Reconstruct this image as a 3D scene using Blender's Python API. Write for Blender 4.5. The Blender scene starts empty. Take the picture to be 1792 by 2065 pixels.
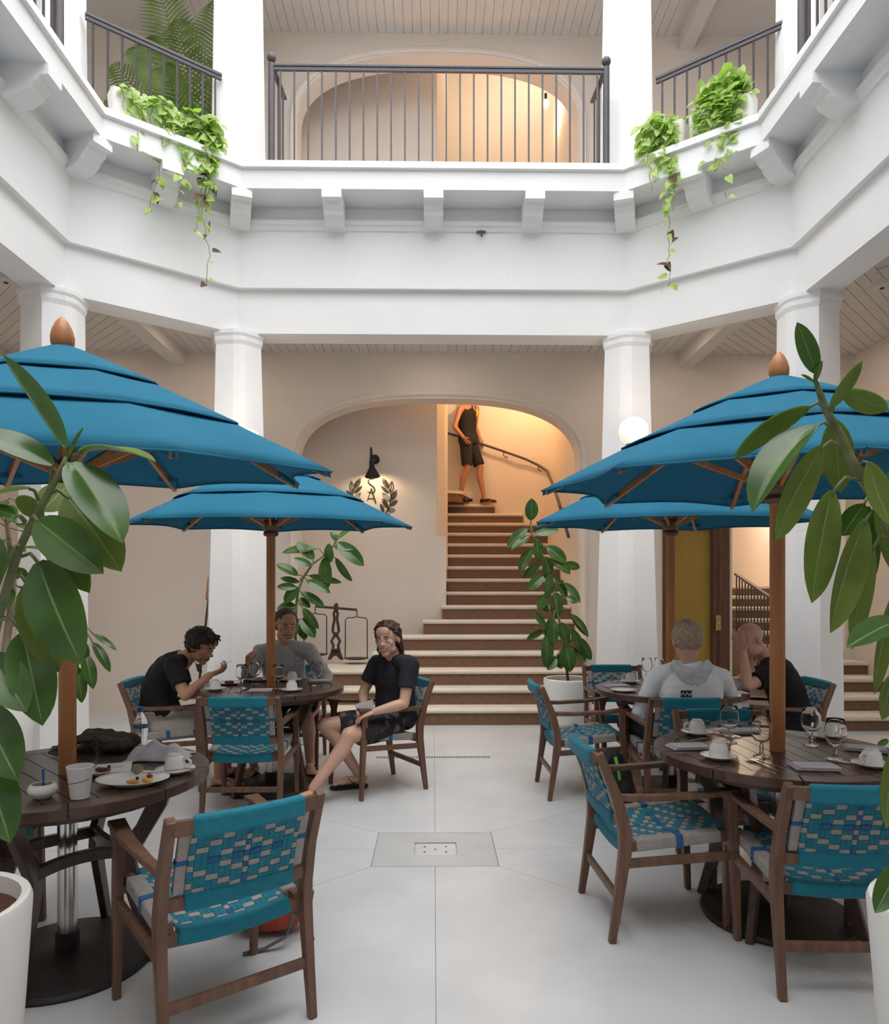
import bpy, bmesh, math, random
from mathutils import Vector, Matrix, Quaternion
random.seed(7)
PI = math.pi
SC = bpy.context.scene
COL = SC.collection
# ------------------------------------------------------------------ camera, sky, light, exposure
F, CX, Y0, H, YAW = 1450.0, 896.0, 1185.0, 1.47, 0.0152
cam_d = bpy.data.cameras.new('camera')
cam_d.sensor_fit = 'HORIZONTAL'; cam_d.sensor_width = 36.0
cam_d.lens = F / 1792.0 * 36.0
cam_d.shift_y = (Y0 - 2065 / 2.0) / 1792.0
cam_d.clip_start = 0.05; cam_d.clip_end = 200
cam = bpy.data.objects.new('camera', cam_d); COL.objects.link(cam)
cam.location = (0, 0, H); cam.rotation_euler = (PI / 2, 0, -YAW)
SC.camera = cam
SC.view_settings.view_transform = 'Standard'; SC.view_settings.look = 'None'
SC.view_settings.exposure = 0.09; SC.view_settings.gamma = 1.0
SC.view_settings.use_curve_mapping = False
world = bpy.data.worlds.new('sky'); SC.world = world; world.use_nodes = True
wn = world.node_tree.nodes; bg = wn['Background']
bg.inputs['Color'].default_value = (0.96, 0.98, 1.0, 1); bg.inputs['Strength'].default_value = 3.6
sun_d = bpy.data.lights.new('sun', 'SUN'); sun_d.energy = 1.2; sun_d.angle = math.radians(50); sun_d.color = (1.0, 0.97, 0.92)
sun = bpy.data.objects.new('sun', sun_d); COL.objects.link(sun)
sun.rotation_euler = (math.radians(14), math.radians(12), 0)

# ------------------------------------------------------------------ helpers
def V(*a): return Vector(a)
def P(px, py, Y):
    """photo pixel on the vertical plane y = Y -> world point"""
    u = (px - CX) / F; v = (Y0 - py) / F
    c, s = math.cos(YAW), math.sin(YAW)
    dx, dy = u * c + s, c - u * s
    t = Y / dy
    return Vector((dx * t, Y, H + v * t))
def PZ(px, py, z):
    """photo pixel on the horizontal plane at height z"""
    v = (Y0 - py) / F; t = (z - H) / v
    u = (px - CX) / F
    c, s = math.cos(YAW), math.sin(YAW)
    return Vector(((u * c + s) * t, (c - u * s) * t, z))

class MB:
    def __init__(self): self.v = []; self.f = []; self.m = []; self.cm = 0
    def add(self, verts, faces):
        o = len(self.v); self.v += [tuple(p) for p in verts]
        for f in faces: self.f.append([i + o for i in f]); self.m.append(self.cm)
        return self
    def box(self, c, s, M=None):
        x, y, z = s[0] / 2, s[1] / 2, s[2] / 2
        vs = [Vector((a * x, b * y, d * z)) for d in (-1, 1) for b in (-1, 1) for a in (-1, 1)]
        c = Vector(c)
        vs = [(M @ p if M else p) + c for p in vs]
        return self.add(vs, [(0, 2, 3, 1), (4, 5, 7, 6), (0, 1, 5, 4), (2, 6, 7, 3), (0, 4, 6, 2), (1, 3, 7, 5)])
    def box2(self, a, b):
        return self.box([(a[i] + b[i]) / 2 for i in range(3)], [abs(b[i] - a[i]) for i in range(3)])
    def bar(self, a, b, w, h, up=(0, 0, 1), w2=None, h2=None):
        """rectangular bar from a to b, w across, h along up"""
        a, b, up = Vector(a), Vector(b), Vector(up)
        d = (b - a).normalized(); s = d.cross(up)
        if s.length < 1e-4: s = d.cross(Vector((1, 0, 0)))
        s.normalize(); n = s.cross(d)
        w2 = w if w2 is None else w2; h2 = h if h2 is None else h2
        vs = []
        for p, ww, hh in ((a, w, h), (b, w2, h2)):
            vs += [p - s * ww / 2 - n * hh / 2, p + s * ww / 2 - n * hh / 2, p + s * ww / 2 + n * hh / 2, p - s * ww / 2 + n * hh / 2]
        return self.add(vs, [(0, 1, 2, 3), (7, 6, 5, 4), (0, 4, 5, 1), (1, 5, 6, 2), (2, 6, 7, 3), (3, 7, 4, 0)])
    def ribbon(self, pts, ws, hs, up=(0, 0, 1)):
        """rectangular section swept along pts"""
        up = Vector(up); pts = [Vector(p) for p in pts]; n = len(pts); vs = []
        for i, p in enumerate(pts):
            d = (pts[min(i + 1, n - 1)] - pts[max(i - 1, 0)]).normalized()
            s = d.cross(up)
            if s.length < 1e-4: s = d.cross(Vector((1, 0, 0)))
            s.normalize(); nn = s.cross(d)
            w = ws[i] if hasattr(ws, '__len__') else ws; h = hs[i] if hasattr(hs, '__len__') else hs
            vs += [p - s * w / 2 - nn * h / 2, p + s * w / 2 - nn * h / 2, p + s * w / 2 + nn * h / 2, p - s * w / 2 + nn * h / 2]
        fs = [(0, 1, 2, 3), (4 * n - 1, 4 * n - 2, 4 * n - 3, 4 * n - 4)]
        for i in range(n - 1):
            for k in range(4):
                a, b = i * 4 + k, i * 4 + (k + 1) % 4
                fs.append((a, a + 4, b + 4, b))
        return self.add(vs, fs)
    def tube(self, pts, r, n=8, cap=True, sy=1.0):
        pts = [Vector(p) for p in pts]; m = len(pts); vs = []; prev = None
        for i, p in enumerate(pts):
            d = (pts[min(i + 1, m - 1)] - pts[max(i - 1, 0)]).normalized()
            if prev is None:
                t = Vector((0, 0, 1)) if abs(d.z) < 0.9 else Vector((1, 0, 0))
                s = d.cross(t).normalized()
            else:
                s = (prev - d * prev.dot(d)).normalized()
            prev = s; q = d.cross(s)
            rr = r[i] if hasattr(r, '__len__') else r
            vs += [p + (s * math.cos(2 * PI * k / n) + q * math.sin(2 * PI * k / n) * sy) * rr for k in range(n)]
        fs = []
        for i in range(m - 1):
            for k in range(n):
                a, b = i * n + k, i * n + (k + 1) % n
                fs.append((a, b, b + n, a + n))
        if cap: fs += [tuple(range(n - 1, -1, -1)), tuple(range((m - 1) * n, m * n))]
        return self.add(vs, fs)
    def lathe(self, prof, n=24, c=(0, 0, 0), a0=0.0):
        """prof: (r, z) from bottom to top around c"""
        vs = []; fs = []; idx = []
        for r, z in prof:
            if r < 1e-6: idx.append([len(vs)]); vs.append((c[0], c[1], c[2] + z))
            else:
                idx.append(list(range(len(vs), len(vs) + n)))
                vs += [(c[0] + r * math.cos(a0 + 2 * PI * k / n), c[1] + r * math.sin(a0 + 2 * PI * k / n), c[2] + z) for k in range(n)]
        for A, B in zip(idx, idx[1:]):
            for k in range(n):
                k2 = (k + 1) % n
                if len(A) == 1 and len(B) == 1: continue
                if len(A) == 1: fs.append((A[0], B[k2], B[k]))
                elif len(B) == 1: fs.append((A[k], A[k2], B[0]))
                else: fs.append((A[k], A[k2], B[k2], B[k]))
        return self.add(vs, fs)
    def prism(self, poly, z0, z1):
        """xy polygon (ccw) extruded in z"""
        n = len(poly)
        vs = [(p[0], p[1], z0) for p in poly] + [(p[0], p[1], z1) for p in poly]
        fs = [tuple(range(n - 1, -1, -1)), tuple(range(n, 2 * n))]
        for k in range(n): fs.append((k, (k + 1) % n, n + (k + 1) % n, n + k))
        return self.add(vs, fs)
    def slab(self, poly3, off):
        """planar 3D polygon thickened by vector off"""
        off = Vector(off); n = len(poly3); ps = [Vector(p) for p in poly3]
        vs = ps + [p + off for p in ps]
        fs = [tuple(range(n - 1, -1, -1)), tuple(range(n, 2 * n))]
        for k in range(n): fs.append((k, (k + 1) % n, n + (k + 1) % n, n + k))
        return self.add(vs, fs)
    def ell(self, c, r, M=None, n=16, m=10):
        c = Vector(c); vs = [Vector((0, 0, -r[2]))]
        for j in range(1, m):
            t = PI * j / m - PI / 2
            for k in range(n): vs.append(Vector((r[0] * math.cos(t) * math.cos(2 * PI * k / n), r[1] * math.cos(t) * math.sin(2 * PI * k / n), r[2] * math.sin(t))))
        vs.append(Vector((0, 0, r[2])))
        fs = []
        for k in range(n):
            fs.append((0, 1 + (k + 1) % n, 1 + k))
            for j in range(m - 2):
                a = 1 + j * n + k; b = 1 + j * n + (k + 1) % n
                fs.append((a, b, b + n, a + n))
            fs.append((1 + (m - 2) * n + k, 1 + (m - 2) * n + (k + 1) % n, len(vs) - 1))
        return self.add([(M @ p if M else p) + c for p in vs], fs)
    def mesh(self, name, mats, smooth=False, fix=True):
        me = bpy.data.meshes.new(name); me.from_pydata(self.v, [], self.f)
        for m in (mats if isinstance(mats, (list, tuple)) else [mats]): me.materials.append(m)
        if any(self.m): me.polygons.foreach_set('material_index', self.m)
        if fix:
            b = bmesh.new(); b.from_mesh(me); bmesh.ops.recalc_face_normals(b, faces=b.faces); b.to_mesh(me); b.free()
        if smooth == 'auto':
            me.shade_smooth(); me.set_sharp_from_angle(angle=0.6)
        elif smooth: me.shade_smooth()
        me.update()
        return me
    def build(self, name, mats, parent=None, smooth=False, local=False, kind=None, bevel=0, label=None, fix=True):
        o = bpy.data.objects.new(name, self.mesh(name, mats, smooth, fix)); COL.objects.link(o)
        if parent is not None:
            o.parent = parent
            if not local: o.matrix_parent_inverse = basis(parent).inverted()
        if kind: o['kind'] = kind
        if label: o['label'] = label
        if bevel:
            bv = o.modifiers.new('bevel', 'BEVEL'); bv.width = bevel; bv.segments = 2; bv.limit_method = 'ANGLE'; bv.angle_limit = 0.7
        return o
def basis(o):
    M = o.matrix_basis.copy()
    if o.parent is not None: M = basis(o.parent) @ o.matrix_parent_inverse @ M
    return M
def thing(name, label, cat, loc=(0, 0, 0), rz=0.0, group=None):
    o = bpy.data.objects.new(name, None); COL.objects.link(o); o.empty_display_size = 0.1
    o.location = loc; o.rotation_euler = (0, 0, rz); o['label'] = label; o['category'] = cat
    if group: o['group'] = group
    return o
def tag(o, label, cat, group=None):
    o['label'] = label; o['category'] = cat
    if group: o['group'] = group
    return o
def dup(root, loc, rz, label, group=None):
    r = root.copy(); COL.objects.link(r); r.location = loc; r.rotation_euler = (0, 0, rz); r['label'] = label
    if group: r['group'] = group
    for ch in KIDS.get(root.name, []):
        c = ch.copy(); COL.objects.link(c); c.parent = r
        for g in KIDS.get(ch.name, []):
            d = g.copy(); COL.objects.link(d); d.parent = c
    return r
KIDS = {}
def kids(root):
    """remember a prototype's parts once, for dup()"""
    for o in bpy.data.objects:
        if o.parent is not None: KIDS.setdefault(o.parent.name, [])
    sub = [o for o in bpy.data.objects if o.parent == root]
    KIDS[root.name] = sub
    for s in sub: KIDS[s.name] = [o for o in bpy.data.objects if o.parent == s]

# ------------------------------------------------------------------ materials
MATS = {}
def mat(name, col, rough=0.6, var=0.06, scale=6.0, bump=0.0, bscale=None, metal=0.0, spec=0.5, detail=4.0, trans=0.0, ior=1.45, emit=None, estr=0.0, sheen=0.0, coat=0.0, col2=None, stretch=None, sss=0.0):
    if name in MATS: return MATS[name]
    m = bpy.data.materials.new(name); m.use_nodes = True
    nt = m.node_tree; N = nt.nodes; L = nt.links; b = N['Principled BSDF']
    b.inputs['Roughness'].default_value = rough; b.inputs['Metallic'].default_value = metal
    b.inputs['Specular IOR Level'].default_value = spec; b.inputs['IOR'].default_value = ior
    b.inputs['Transmission Weight'].default_value = trans
    b.inputs['Coat Weight'].default_value = coat
    if sheen: b.inputs['Sheen Weight'].default_value = sheen
    if sss:
        b.inputs['Subsurface Weight'].default_value = sss; b.inputs['Subsurface Radius'].default_value = (0.02, 0.008, 0.004); b.inputs['Subsurface Scale'].default_value = 0.5
    if emit: b.inputs['Emission Color'].default_value = (*emit, 1); b.inputs['Emission Strength'].default_value = estr
    tc = N.new('ShaderNodeTexCoord'); mp = N.new('ShaderNodeMapping'); L.new(tc.outputs['Object'], mp.inputs['Vector'])
    if stretch: mp.inputs['Scale'].default_value = stretch
    nz = N.new('ShaderNodeTexNoise'); nz.inputs['Scale'].default_value = scale; nz.inputs['Detail'].default_value = detail
    L.new(mp.outputs['Vector'], nz.inputs['Vector'])
    cr = N.new('ShaderNodeValToRGB'); cr.color_ramp.elements[0].position = 0.3; cr.color_ramp.elements[1].position = 0.7
    a = [max(0, c * (1 - var)) for c in col]; z = [min(1, c * (1 + var)) for c in (col2 or col)]
    cr.color_ramp.elements[0].color = (*a, 1); cr.color_ramp.elements[1].color = (*z, 1)
    L.new(nz.outputs['Fac'], cr.inputs['Fac']); L.new(cr.outputs['Color'], b.inputs['Base Color'])
    if bump:
        bp = N.new('ShaderNodeBump'); bp.inputs['Strength'].default_value = bump; bp.inputs['Distance'].default_value = 0.01
        nb = N.new('ShaderNodeTexNoise'); nb.inputs['Scale'].default_value = bscale or scale * 6; nb.inputs['Detail'].default_value = 6
        L.new(mp.outputs['Vector'], nb.inputs['Vector']); L.new(nb.outputs['Fac'], bp.inputs['Height']); L.new(bp.outputs['Normal'], b.inputs['Normal'])
    MATS[name] = m
    return m
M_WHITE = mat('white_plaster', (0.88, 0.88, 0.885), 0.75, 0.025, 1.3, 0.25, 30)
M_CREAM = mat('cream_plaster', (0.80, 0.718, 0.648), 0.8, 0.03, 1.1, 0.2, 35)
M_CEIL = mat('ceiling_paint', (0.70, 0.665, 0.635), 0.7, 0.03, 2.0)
M_STAIRWALL = mat('stairwell_plaster', (0.84, 0.76, 0.66), 0.8, 0.03, 1.0, 0.2, 35)
M_IRON = mat('painted_iron', (0.085, 0.075, 0.085), 0.45, 0.1, 20, spec=0.5)
M_TREAD = mat('cast_stone_tread', (0.70, 0.64, 0.55), 0.6, 0.07, 5, 0.1)
M_WOODB = mat('brown_wood', (0.155, 0.080, 0.050), 0.42, 0.28, 3.0, 0.08, stretch=(9, 9, 0.8), spec=0.5)
M_WOODD = mat('dark_table_wood', (0.075, 0.042, 0.030), 0.30, 0.3, 3.0, 0.05, stretch=(1, 10, 4))
M_WOODO = mat('oiled_orange_wood', (0.46, 0.19, 0.070), 0.38, 0.22, 2.5, 0.05, stretch=(9, 9, 0.7))
M_BLACK = mat('black_metal', (0.018, 0.015, 0.015), 0.55, 0.2, 10)
M_CHROME = mat('steel_tube', (0.62, 0.60, 0.60), 0.18, 0.03, 5, metal=1.0)
M_CERAM = mat('white_ceramic', (0.86, 0.85, 0.83), 0.22, 0.01, 4)
M_POT = mat('white_pot_glaze', (0.83, 0.81, 0.78), 0.5, 0.02, 3)
M_SOIL = mat('potting_soil', (0.10, 0.045, 0.03), 0.95, 0.4, 30, 0.6)
# ------------------------------------------------------------------ setting
XB, YB, XS, YS = 1.91, 7.10, 3.10, 6.18          # courtyard octagon: back corners, side corners
YF, YSF = -2.2, -1.28
OCT = [(-XB, YB), (-XS, YS), (-XS, YSF), (-XB, YF), (XB, YF), (XS, YSF), (XS, YS), (XB, YB)]   # ccw from above
def offset(poly, p):
    """inset a convex ccw polygon by p"""
    n = len(poly); out = []
    for i in range(n):
        a, b, c = Vector(poly[i - 1]), Vector(poly[i]), Vector(poly[(i + 1) % n])
        e1 = (b - a).normalized(); e2 = (c - b).normalized()
        n1 = Vector((-e1.y, e1.x)); n2 = Vector((-e2.y, e2.x))
        out.append(tuple(b + (n1 + n2) / (1 + n1.dot(n2)) * p))
    return out
def ring(mb, prof):
    rows = [offset(OCT, p) for p, z in prof]; m = len(prof); vs = []; fs = []
    for i in range(8):
        for k in range(m): vs.append((rows[k][i][0], rows[k][i][1], prof[k][1]))
    for i in range(8):
        for k in range(m):
            a, b = i * m + k, i * m + (k + 1) % m; c, d = ((i + 1) % 8) * m + (k + 1) % m, ((i + 1) % 8) * m + k
            fs.append((a, b, c, d))
    return mb.add(vs, fs)
FL2 = 5.45; ZC1 = 4.295; ZC2 = 8.14; YW = 8.66; XW = 5.11
# --- floor: base slab with cast panels between open joints
M_FLOOR = mat('polished_concrete', (0.55, 0.56, 0.57), 0.36, 0.08, 2.2, 0.05, 60, spec=0.35, detail=8)
M_JOINT = mat('joint_mortar', (0.46, 0.455, 0.445), 0.9, 0.1, 8)
M_PAD = mat('concrete_patch', (0.47, 0.475, 0.475), 0.45, 0.05, 4)
fl = MB().box2((-7, -5, -0.3), (7, 13, -0.012)).build('floor', M_JOINT, kind='structure')
px0, px1, py0, py1, sx, sy = -0.33, 0.345, 3.79, 4.32, 0.008, 4.05
panels = [
    [(sx, py1), (sx, YB), (-XB, YB), (-XS, YS), (px0, py1)], [(px0, py1), (-XS, YS), (-XS, sy), (px0, sy)],
    [(px0, sy), (-XS, sy), (-XS, 1.3), (px0, py0)], [(px0, py0), (-XS, 1.3), (-XS, YSF), (-XB, YF), (sx, YF), (sx, py0)],
    [(sx, py0), (sx, YF), (XB, YF), (XS, YSF), (XS, 1.3), (px1, py0)], [(px1, py0), (XS, 1.3), (XS, sy), (px1, sy)],
    [(px1, sy), (XS, sy), (XS, YS), (px1, py1)], [(px1, py1), (XS, YS), (XB, YB), (sx, YB), (sx, py1)],
    [(-6, YB), (0, YB), (0, 12.6), (-6, 12.6)], [(0, YB), (6, YB), (6, 12.6), (0, 12.6)],
    [(-6, -5), (-XS, -5), (-XS, YS), (-XB, YB), (-6, YB)], [(XS, -5), (6, -5), (6, YB), (XB, YB), (XS, YS)],
    [(-XS, -5), (XS, -5), (XS, YSF), (XB, YF), (-XB, YF), (-XS, YSF)]]
def area(p): return sum(p[i - 1][0] * p[i][1] - p[i][0] * p[i - 1][1] for i in range(len(p)))
for p in panels:
    if area(p) < 0: p = p[::-1]
    MB().prism(offset(p, 0.0012), -0.012, 0.0).build('slab_panel', M_FLOOR, fl)
cx0, cx1, cy0, cy1 = -0.108, 0.130, 3.955, 4.148
pad = MB()
for a, b in (((px0 + .003, py0 + .003), (px1 - .003, cy0)), ((px0 + .003, cy1), (px1 - .003, py1 - .003)), ((px0 + .003, cy0), (cx0, cy1)), ((cx1, cy0), (px1 - .003, cy1))):
    pad.box2((*a, -0.012), (*b, 0.0))
pad.build('concrete_surround', M_PAD, fl)
MB().box2((cx0 + .006, cy0 + .006, -0.011), (cx1 - .006, cy1 - .008, -0.004)).build('access_cover', M_FLOOR, fl)
for hx, hy in ((-.05, 4.01), (.07, 4.01), (-.05, 4.09), (.07, 4.09), (.01, 4.05)):
    MB().lathe([(0, 0), (.007, 0), (.007, .001), (0, .0012)], 10, (hx, hy, -0.004)).build('cover_bolt', M_BLACK, fl)
# drain grate
gr = thing('drain_grate', 'narrow slotted drain grate let into the floor before the stairs', 'drain', (0, 6.23, 0))
gx0, gx1 = P(758, 1527, 6.23).x, P(988, 1527, 6.23).x
MB().box2((gx0, 6.19, 0.0002), (gx1, 6.27, 0.0012)).build('grate_plate', M_PAD, gr)
nb = 46
for k in range(nb):
    x = gx0 + (k + .5) * (gx1 - gx0) / nb
    MB().box2((x - .005, 6.205, 0.0012), (x + .005, 6.255, 0.0018)).build('grate_slot', M_BLACK, gr)
# --- ring beam, balcony edge
wc = ring(MB(), [(-.06, 3.99), (-.06, 4.42), (0, 4.42), (0, 5.205), (.35, 5.205), (.35, 5.385), (.385, 5.39), (.385, FL2), (-.35, FL2), (-.35, 3.99)]).build('wall_courtyard', M_WHITE, kind='structure')
ring(MB(), [(-.01, 4.97), (.02, 4.98), (.035, 5.01), (.055, 5.02), (.06, 5.06), (.03, 5.08), (.02, 5.10), (-.01, 5.10)]).build('trim_1', M_WHITE, kind='structure')
def bracket(c, d, w=0.175, sx=1.0, proto=[]):
    """scroll bracket under the balcony edge: c wall point, d inward direction"""
    if not proto:
        prof = [(-.02, 5.205), (.362, 5.205), (.362, 5.125), (.30, 5.12), (.285, 5.09), (.24, 5.065), (.22, 5.03), (.17, 5.00), (.15, 4.985), (.06, 4.975), (-.02, 4.975)]
        n = len(prof); vs = [(p, -w / 2, z) for p, z in prof] + [(p, w / 2, z) for p, z in prof]
        fs = [tuple(range(n)), tuple(range(2 * n - 1, n - 1, -1))] + [(k, n + k, n + (k + 1) % n, (k + 1) % n) for k in range(n)]
        proto.append(MB().add(vs, fs).mesh('bracket', M_WHITE))
    o = bpy.data.objects.new('bracket', proto[0]); COL.objects.link(o); o.parent = wc
    o.scale.x = sx; o.location = (c[0], c[1], 0); o.rotation_euler = (0, 0, math.atan2(d[1], d[0]))
for i in range(8):
    a, b = Vector(OCT[i]), Vector(OCT[(i + 1) % 8]); e = (b - a).normalized(); nrm = Vector((-e.y, e.x))
    L = (b - a).length
    pr = Vector(OCT[i - 1]); e0 = (a - pr).normalized(); n0 = Vector((-e0.y, e0.x))
    bis = (nrm + n0).normalized()
    bracket(a, bis, 0.185, 1.0 / math.sqrt((1 + nrm.dot(n0)) / 2))
    k = 4 if L > 3.5 and L < 5 else (2 if L < 2 else 8)
    for j in range(1, k): bracket(a + e * (L * j / k), nrm)
# --- gallery ceilings, floors and outer walls
YLF = -4.2
def gallery(z0, z1, p):
    mb = MB(); o = offset(OCT, p)
    xs, ys, xb, yb = abs(o[1][0]), o[1][1], abs(o[0][0]), o[0][1]
    ysf, yf = o[2][1], o[3][1]
    for poly in ([(-XW, yb), (XW, yb), (XW, YW), (-XW, YW)], [(-XW, YLF), (XW, YLF), (XW, yf), (-XW, yf)],
                 [(-XW, yf), (-xs, yf), (-xs, yb), (-XW, yb)], [(xs, yf), (XW, yf), (XW, yb), (xs, yb)],
                 [(-xs, ys), (-xb, yb), (-xs, yb)], [(xs, ys), (xs, yb), (xb, yb)], [(-xs, yf), (-xb, yf), (-xs, ysf)], [(xb, yf), (xs, yf), (xs, ysf)]):
        mb.prism(poly, z0, z1)
    return mb
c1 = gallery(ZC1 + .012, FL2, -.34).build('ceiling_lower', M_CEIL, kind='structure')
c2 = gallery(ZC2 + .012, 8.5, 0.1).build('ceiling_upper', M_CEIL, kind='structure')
# ceiling boards with open joints (back gallery straight, corner bays diagonal)
bw = 0.105
def boards(z, parent, x0, x1, y0, y1):
    m = MB().box((0, 0, 0), (bw - .005, y1 - y0, .012)).mesh('ceiling_board', M_CEIL)
    n = int((x1 - x0) / bw)
    for k in range(n):
        o = bpy.data.objects.new('ceiling_board', m); COL.objects.link(o); o.parent = parent
        o.location = (x0 + (k + .5) * bw, (y0 + y1) / 2, z + .006)
boards(ZC1, c1, -2.98, 2.98, 7.46, YW)
boards(ZC2, c2, -2.98, 2.98, 7.12, YW)
def diag_boards(z, parent, x0, x1, y0, y1, sgn):
    dd = Vector((sgn * 0.7071, 0.7071)); nn = Vector((-dd.y, dd.x)); cx, cy = (x0 + x1) / 2, (y0 + y1) / 2
    for k in range(-30, 31):
        c = Vector((cx, cy)) + nn * (k * bw)
        t0, t1 = -9.0, 9.0
        for q, lo, hi, d in ((c.x, x0, x1, dd.x), (c.y, y0, y1, dd.y)):
            a, b = (lo - q) / d, (hi - q) / d
            t0, t1 = max(t0, min(a, b)), min(t1, max(a, b))
        if t1 - t0 < .15: continue
        a, b = c + dd * t0, c + dd * t1
        MB().bar((a.x, a.y, z + .006), (b.x, b.y, z + .006), bw - .006, .012).build('ceiling_board', M_CEIL, parent)
for s in (-1, 1):
    a, b = sorted((s * 3.14, s * XW))
    diag_boards(ZC1, c1, a, b, 6.3, YW, s)
    # cross beams from the side columns to the back wall
    for z in (ZC1, ZC2):
        MB().box2((s * 3.05 - .085, 6.55, z - .16), (s * 3.05 + .085, YW, z + .015)).build('cross_beam', M_CEIL, c1 if z == ZC1 else c2)
# --- back wall with its arches, lift door and stair opening
def wall_open(x0, x1, z0, z1, y0, y1, ops, m, name):
    xs = {x0, x1}
    for (xa, xb, lo, hi) in ops:
        n = 48 if callable(hi) else 1
        for k in range(n + 1): xs.add(xa + (xb - xa) * (0.5 - 0.5 * math.cos(PI * k / n)))
    xs = sorted(xs); mb = MB()
    for a, b in zip(xs, xs[1:]):
        if b - a < 1e-6: continue
        mid = (a + b) / 2; act = sorted([o for o in ops if o[0] < mid < o[1]], key=lambda o: o[2])
        bot = (z0, z0)
        for (xa, xb, lo, hi) in act + [(None, None, z1, None)]:
            if lo - bot[0] > 1e-4 or lo - bot[1] > 1e-4:
                vs = [(a, y0, bot[0]), (b, y0, bot[1]), (b, y0, lo), (a, y0, lo), (a, y1, bot[0]), (b, y1, bot[1]), (b, y1, lo), (a, y1, lo)]
                mb.add(vs, [(0, 1, 2, 3), (7, 6, 5, 4), (0, 4, 5, 1), (3, 2, 6, 7), (0, 3, 7, 4), (1, 5, 6, 2)])
            if hi is not None: bot = (hi(a), hi(b)) if callable(hi) else (hi, hi)
    return mb.build(name, m, kind='structure', fix=False)
AX, AA = 0.06, 1.70
def arch(zs, rise, n=2.6):
    return lambda x: zs + rise * max(0.0, 1 - min(1.0, abs((x - AX) / AA)) ** n) ** (1 / n)
arch1, arch2 = arch(2.95, 0.80), arch(7.02, 0.86)
DX0, DX1 = P(1340, 1300, YW).x, P(1466, 1300, YW).x
SX0 = P(1476, 1300, YW).x
wb = wall_open(-XW, XW, 0, 11.0, YW, YW + .28, [(AX - AA, AX + AA, 0.0, arch1), (AX - AA, AX + AA, FL2, arch2), (DX0, DX1, 0.0, 2.25), (SX0, 5.0, 0.0, 2.7)], M_CREAM, 'wall_back')
def arch_trim(fn, z0, name):
    pts = [(AX - AA, z0)] + [(AX - AA * math.cos(PI * k / 60), 0) for k in range(61)] + [(AX + AA, z0)]
    pts = [(x, fn(x) if i not in (0, len(pts) - 1) else z) for i, (x, z) in enumerate(pts)]
    def out(i, d):
        a = Vector(pts[max(i - 1, 0)]); b = Vector(pts[min(i + 1, len(pts) - 1)]); t = (b - a).normalized()
        p = Vector(pts[i]) + Vector((-t.y, t.x)) * d
        return p
    mb = MB(); sec = [(0.03, 0), (0.03, -.015), (.05, -.03), (.075, -.03), (.085, -.012), (.11, -.008), (.11, 0)]
    vs = []; fs = []; m = len(sec)
    for i in range(len(pts)):
        for d, y in sec:
            q = out(i, d); vs.append((q.x, YW + y, q.y))
    for i in range(len(pts) - 1):
        for k in range(m - 1): fs.append((i * m + k, i * m + k + 1, (i + 1) * m + k + 1, (i + 1) * m + k))
    mb.add(vs, fs).build(name, M_CREAM, kind='structure')
arch_trim(arch1, 0.6, 'trim_2'); arch_trim(arch2, FL2, 'trim_3')
for s, nm in ((-1, 'wall_left'), (1, 'wall_right')):
    MB().box2((s * XW, YLF, 0), (s * (XW + .25), YW + .28, 8.5)).build(nm, M_CREAM, kind='structure')
MB().box2((-XW - .25, YLF - .25, 0), (XW + .25, YLF, 8.5)).build('wall_front', M_CREAM, kind='structure')
# --- stairwell
MB().box2((-1.9, 9.40, 0), (0.04, 9.52, 11.0)).build('wall_recess', M_CREAM, kind='structure')
MB().box2((0.04, 9.40, 0), (0.165, 9.52, 2.14)).build('wall_parapet', M_CREAM, kind='structure')
MB().box2((-1.9, YW + .28, 0), (-1.72, 9.40, 11.0)).build('wall_recess_side', M_CREAM, kind='structure')
def wall_path(pts, t, z0, z1, name, m):
    mb = MB(); n = len(pts); vs = []
    for i, p in enumerate(pts):
        d = (Vector(pts[min(i + 1, n - 1)]) - Vector(pts[max(i - 1, 0)])).normalized(); q = Vector(p) + Vector((d.y, -d.x)) * t
        vs += [(p[0], p[1], z0), (p[0], p[1], z1), (q.x, q.y, z1), (q.x, q.y, z0)]
    fs = [(0, 1, 2, 3), (4 * n - 1, 4 * n - 2, 4 * n - 3, 4 * n - 4)]
    for i in range(n - 1):
        for k in range(4): fs.append((4 * i + k, 4 * i + (k + 1) % 4, 4 * i + 4 + (k + 1) % 4, 4 * i + 4 + k))
    o = mb.add(vs, fs).build(name, m, kind='structure', smooth='auto')
    return o
EA, EB = 1.66, 1.45
outer = [(1.78, YW + .2), (1.78, 10.6)] + [(.12 + EA * math.cos(t), 10.6 + EB * math.sin(t)) for t in [PI * k / 24 for k in range(1, 24)]] + [(-1.54, 10.6), (-1.54, 9.5)]
wall_path(outer, 0.2, 0, 11.0, 'wall_stairwell', M_STAIRWALL)
core = [(.045, 9.46), (.15, 9.75), (.20, 10.2), (.20, 10.75), (.10, 11.0), (-.1, 11.05), (-.5, 10.9), (-.6, 9.6)]
MB().prism(core, 0, 11.0).build('wall_stair_core', M_STAIRWALL, kind='structure')
MB().box2((-2.1, YW + .2, 11.0), (2.1, 12.6, 11.2)).build('ceiling_stairwell', M_CREAM, kind='structure')
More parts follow.
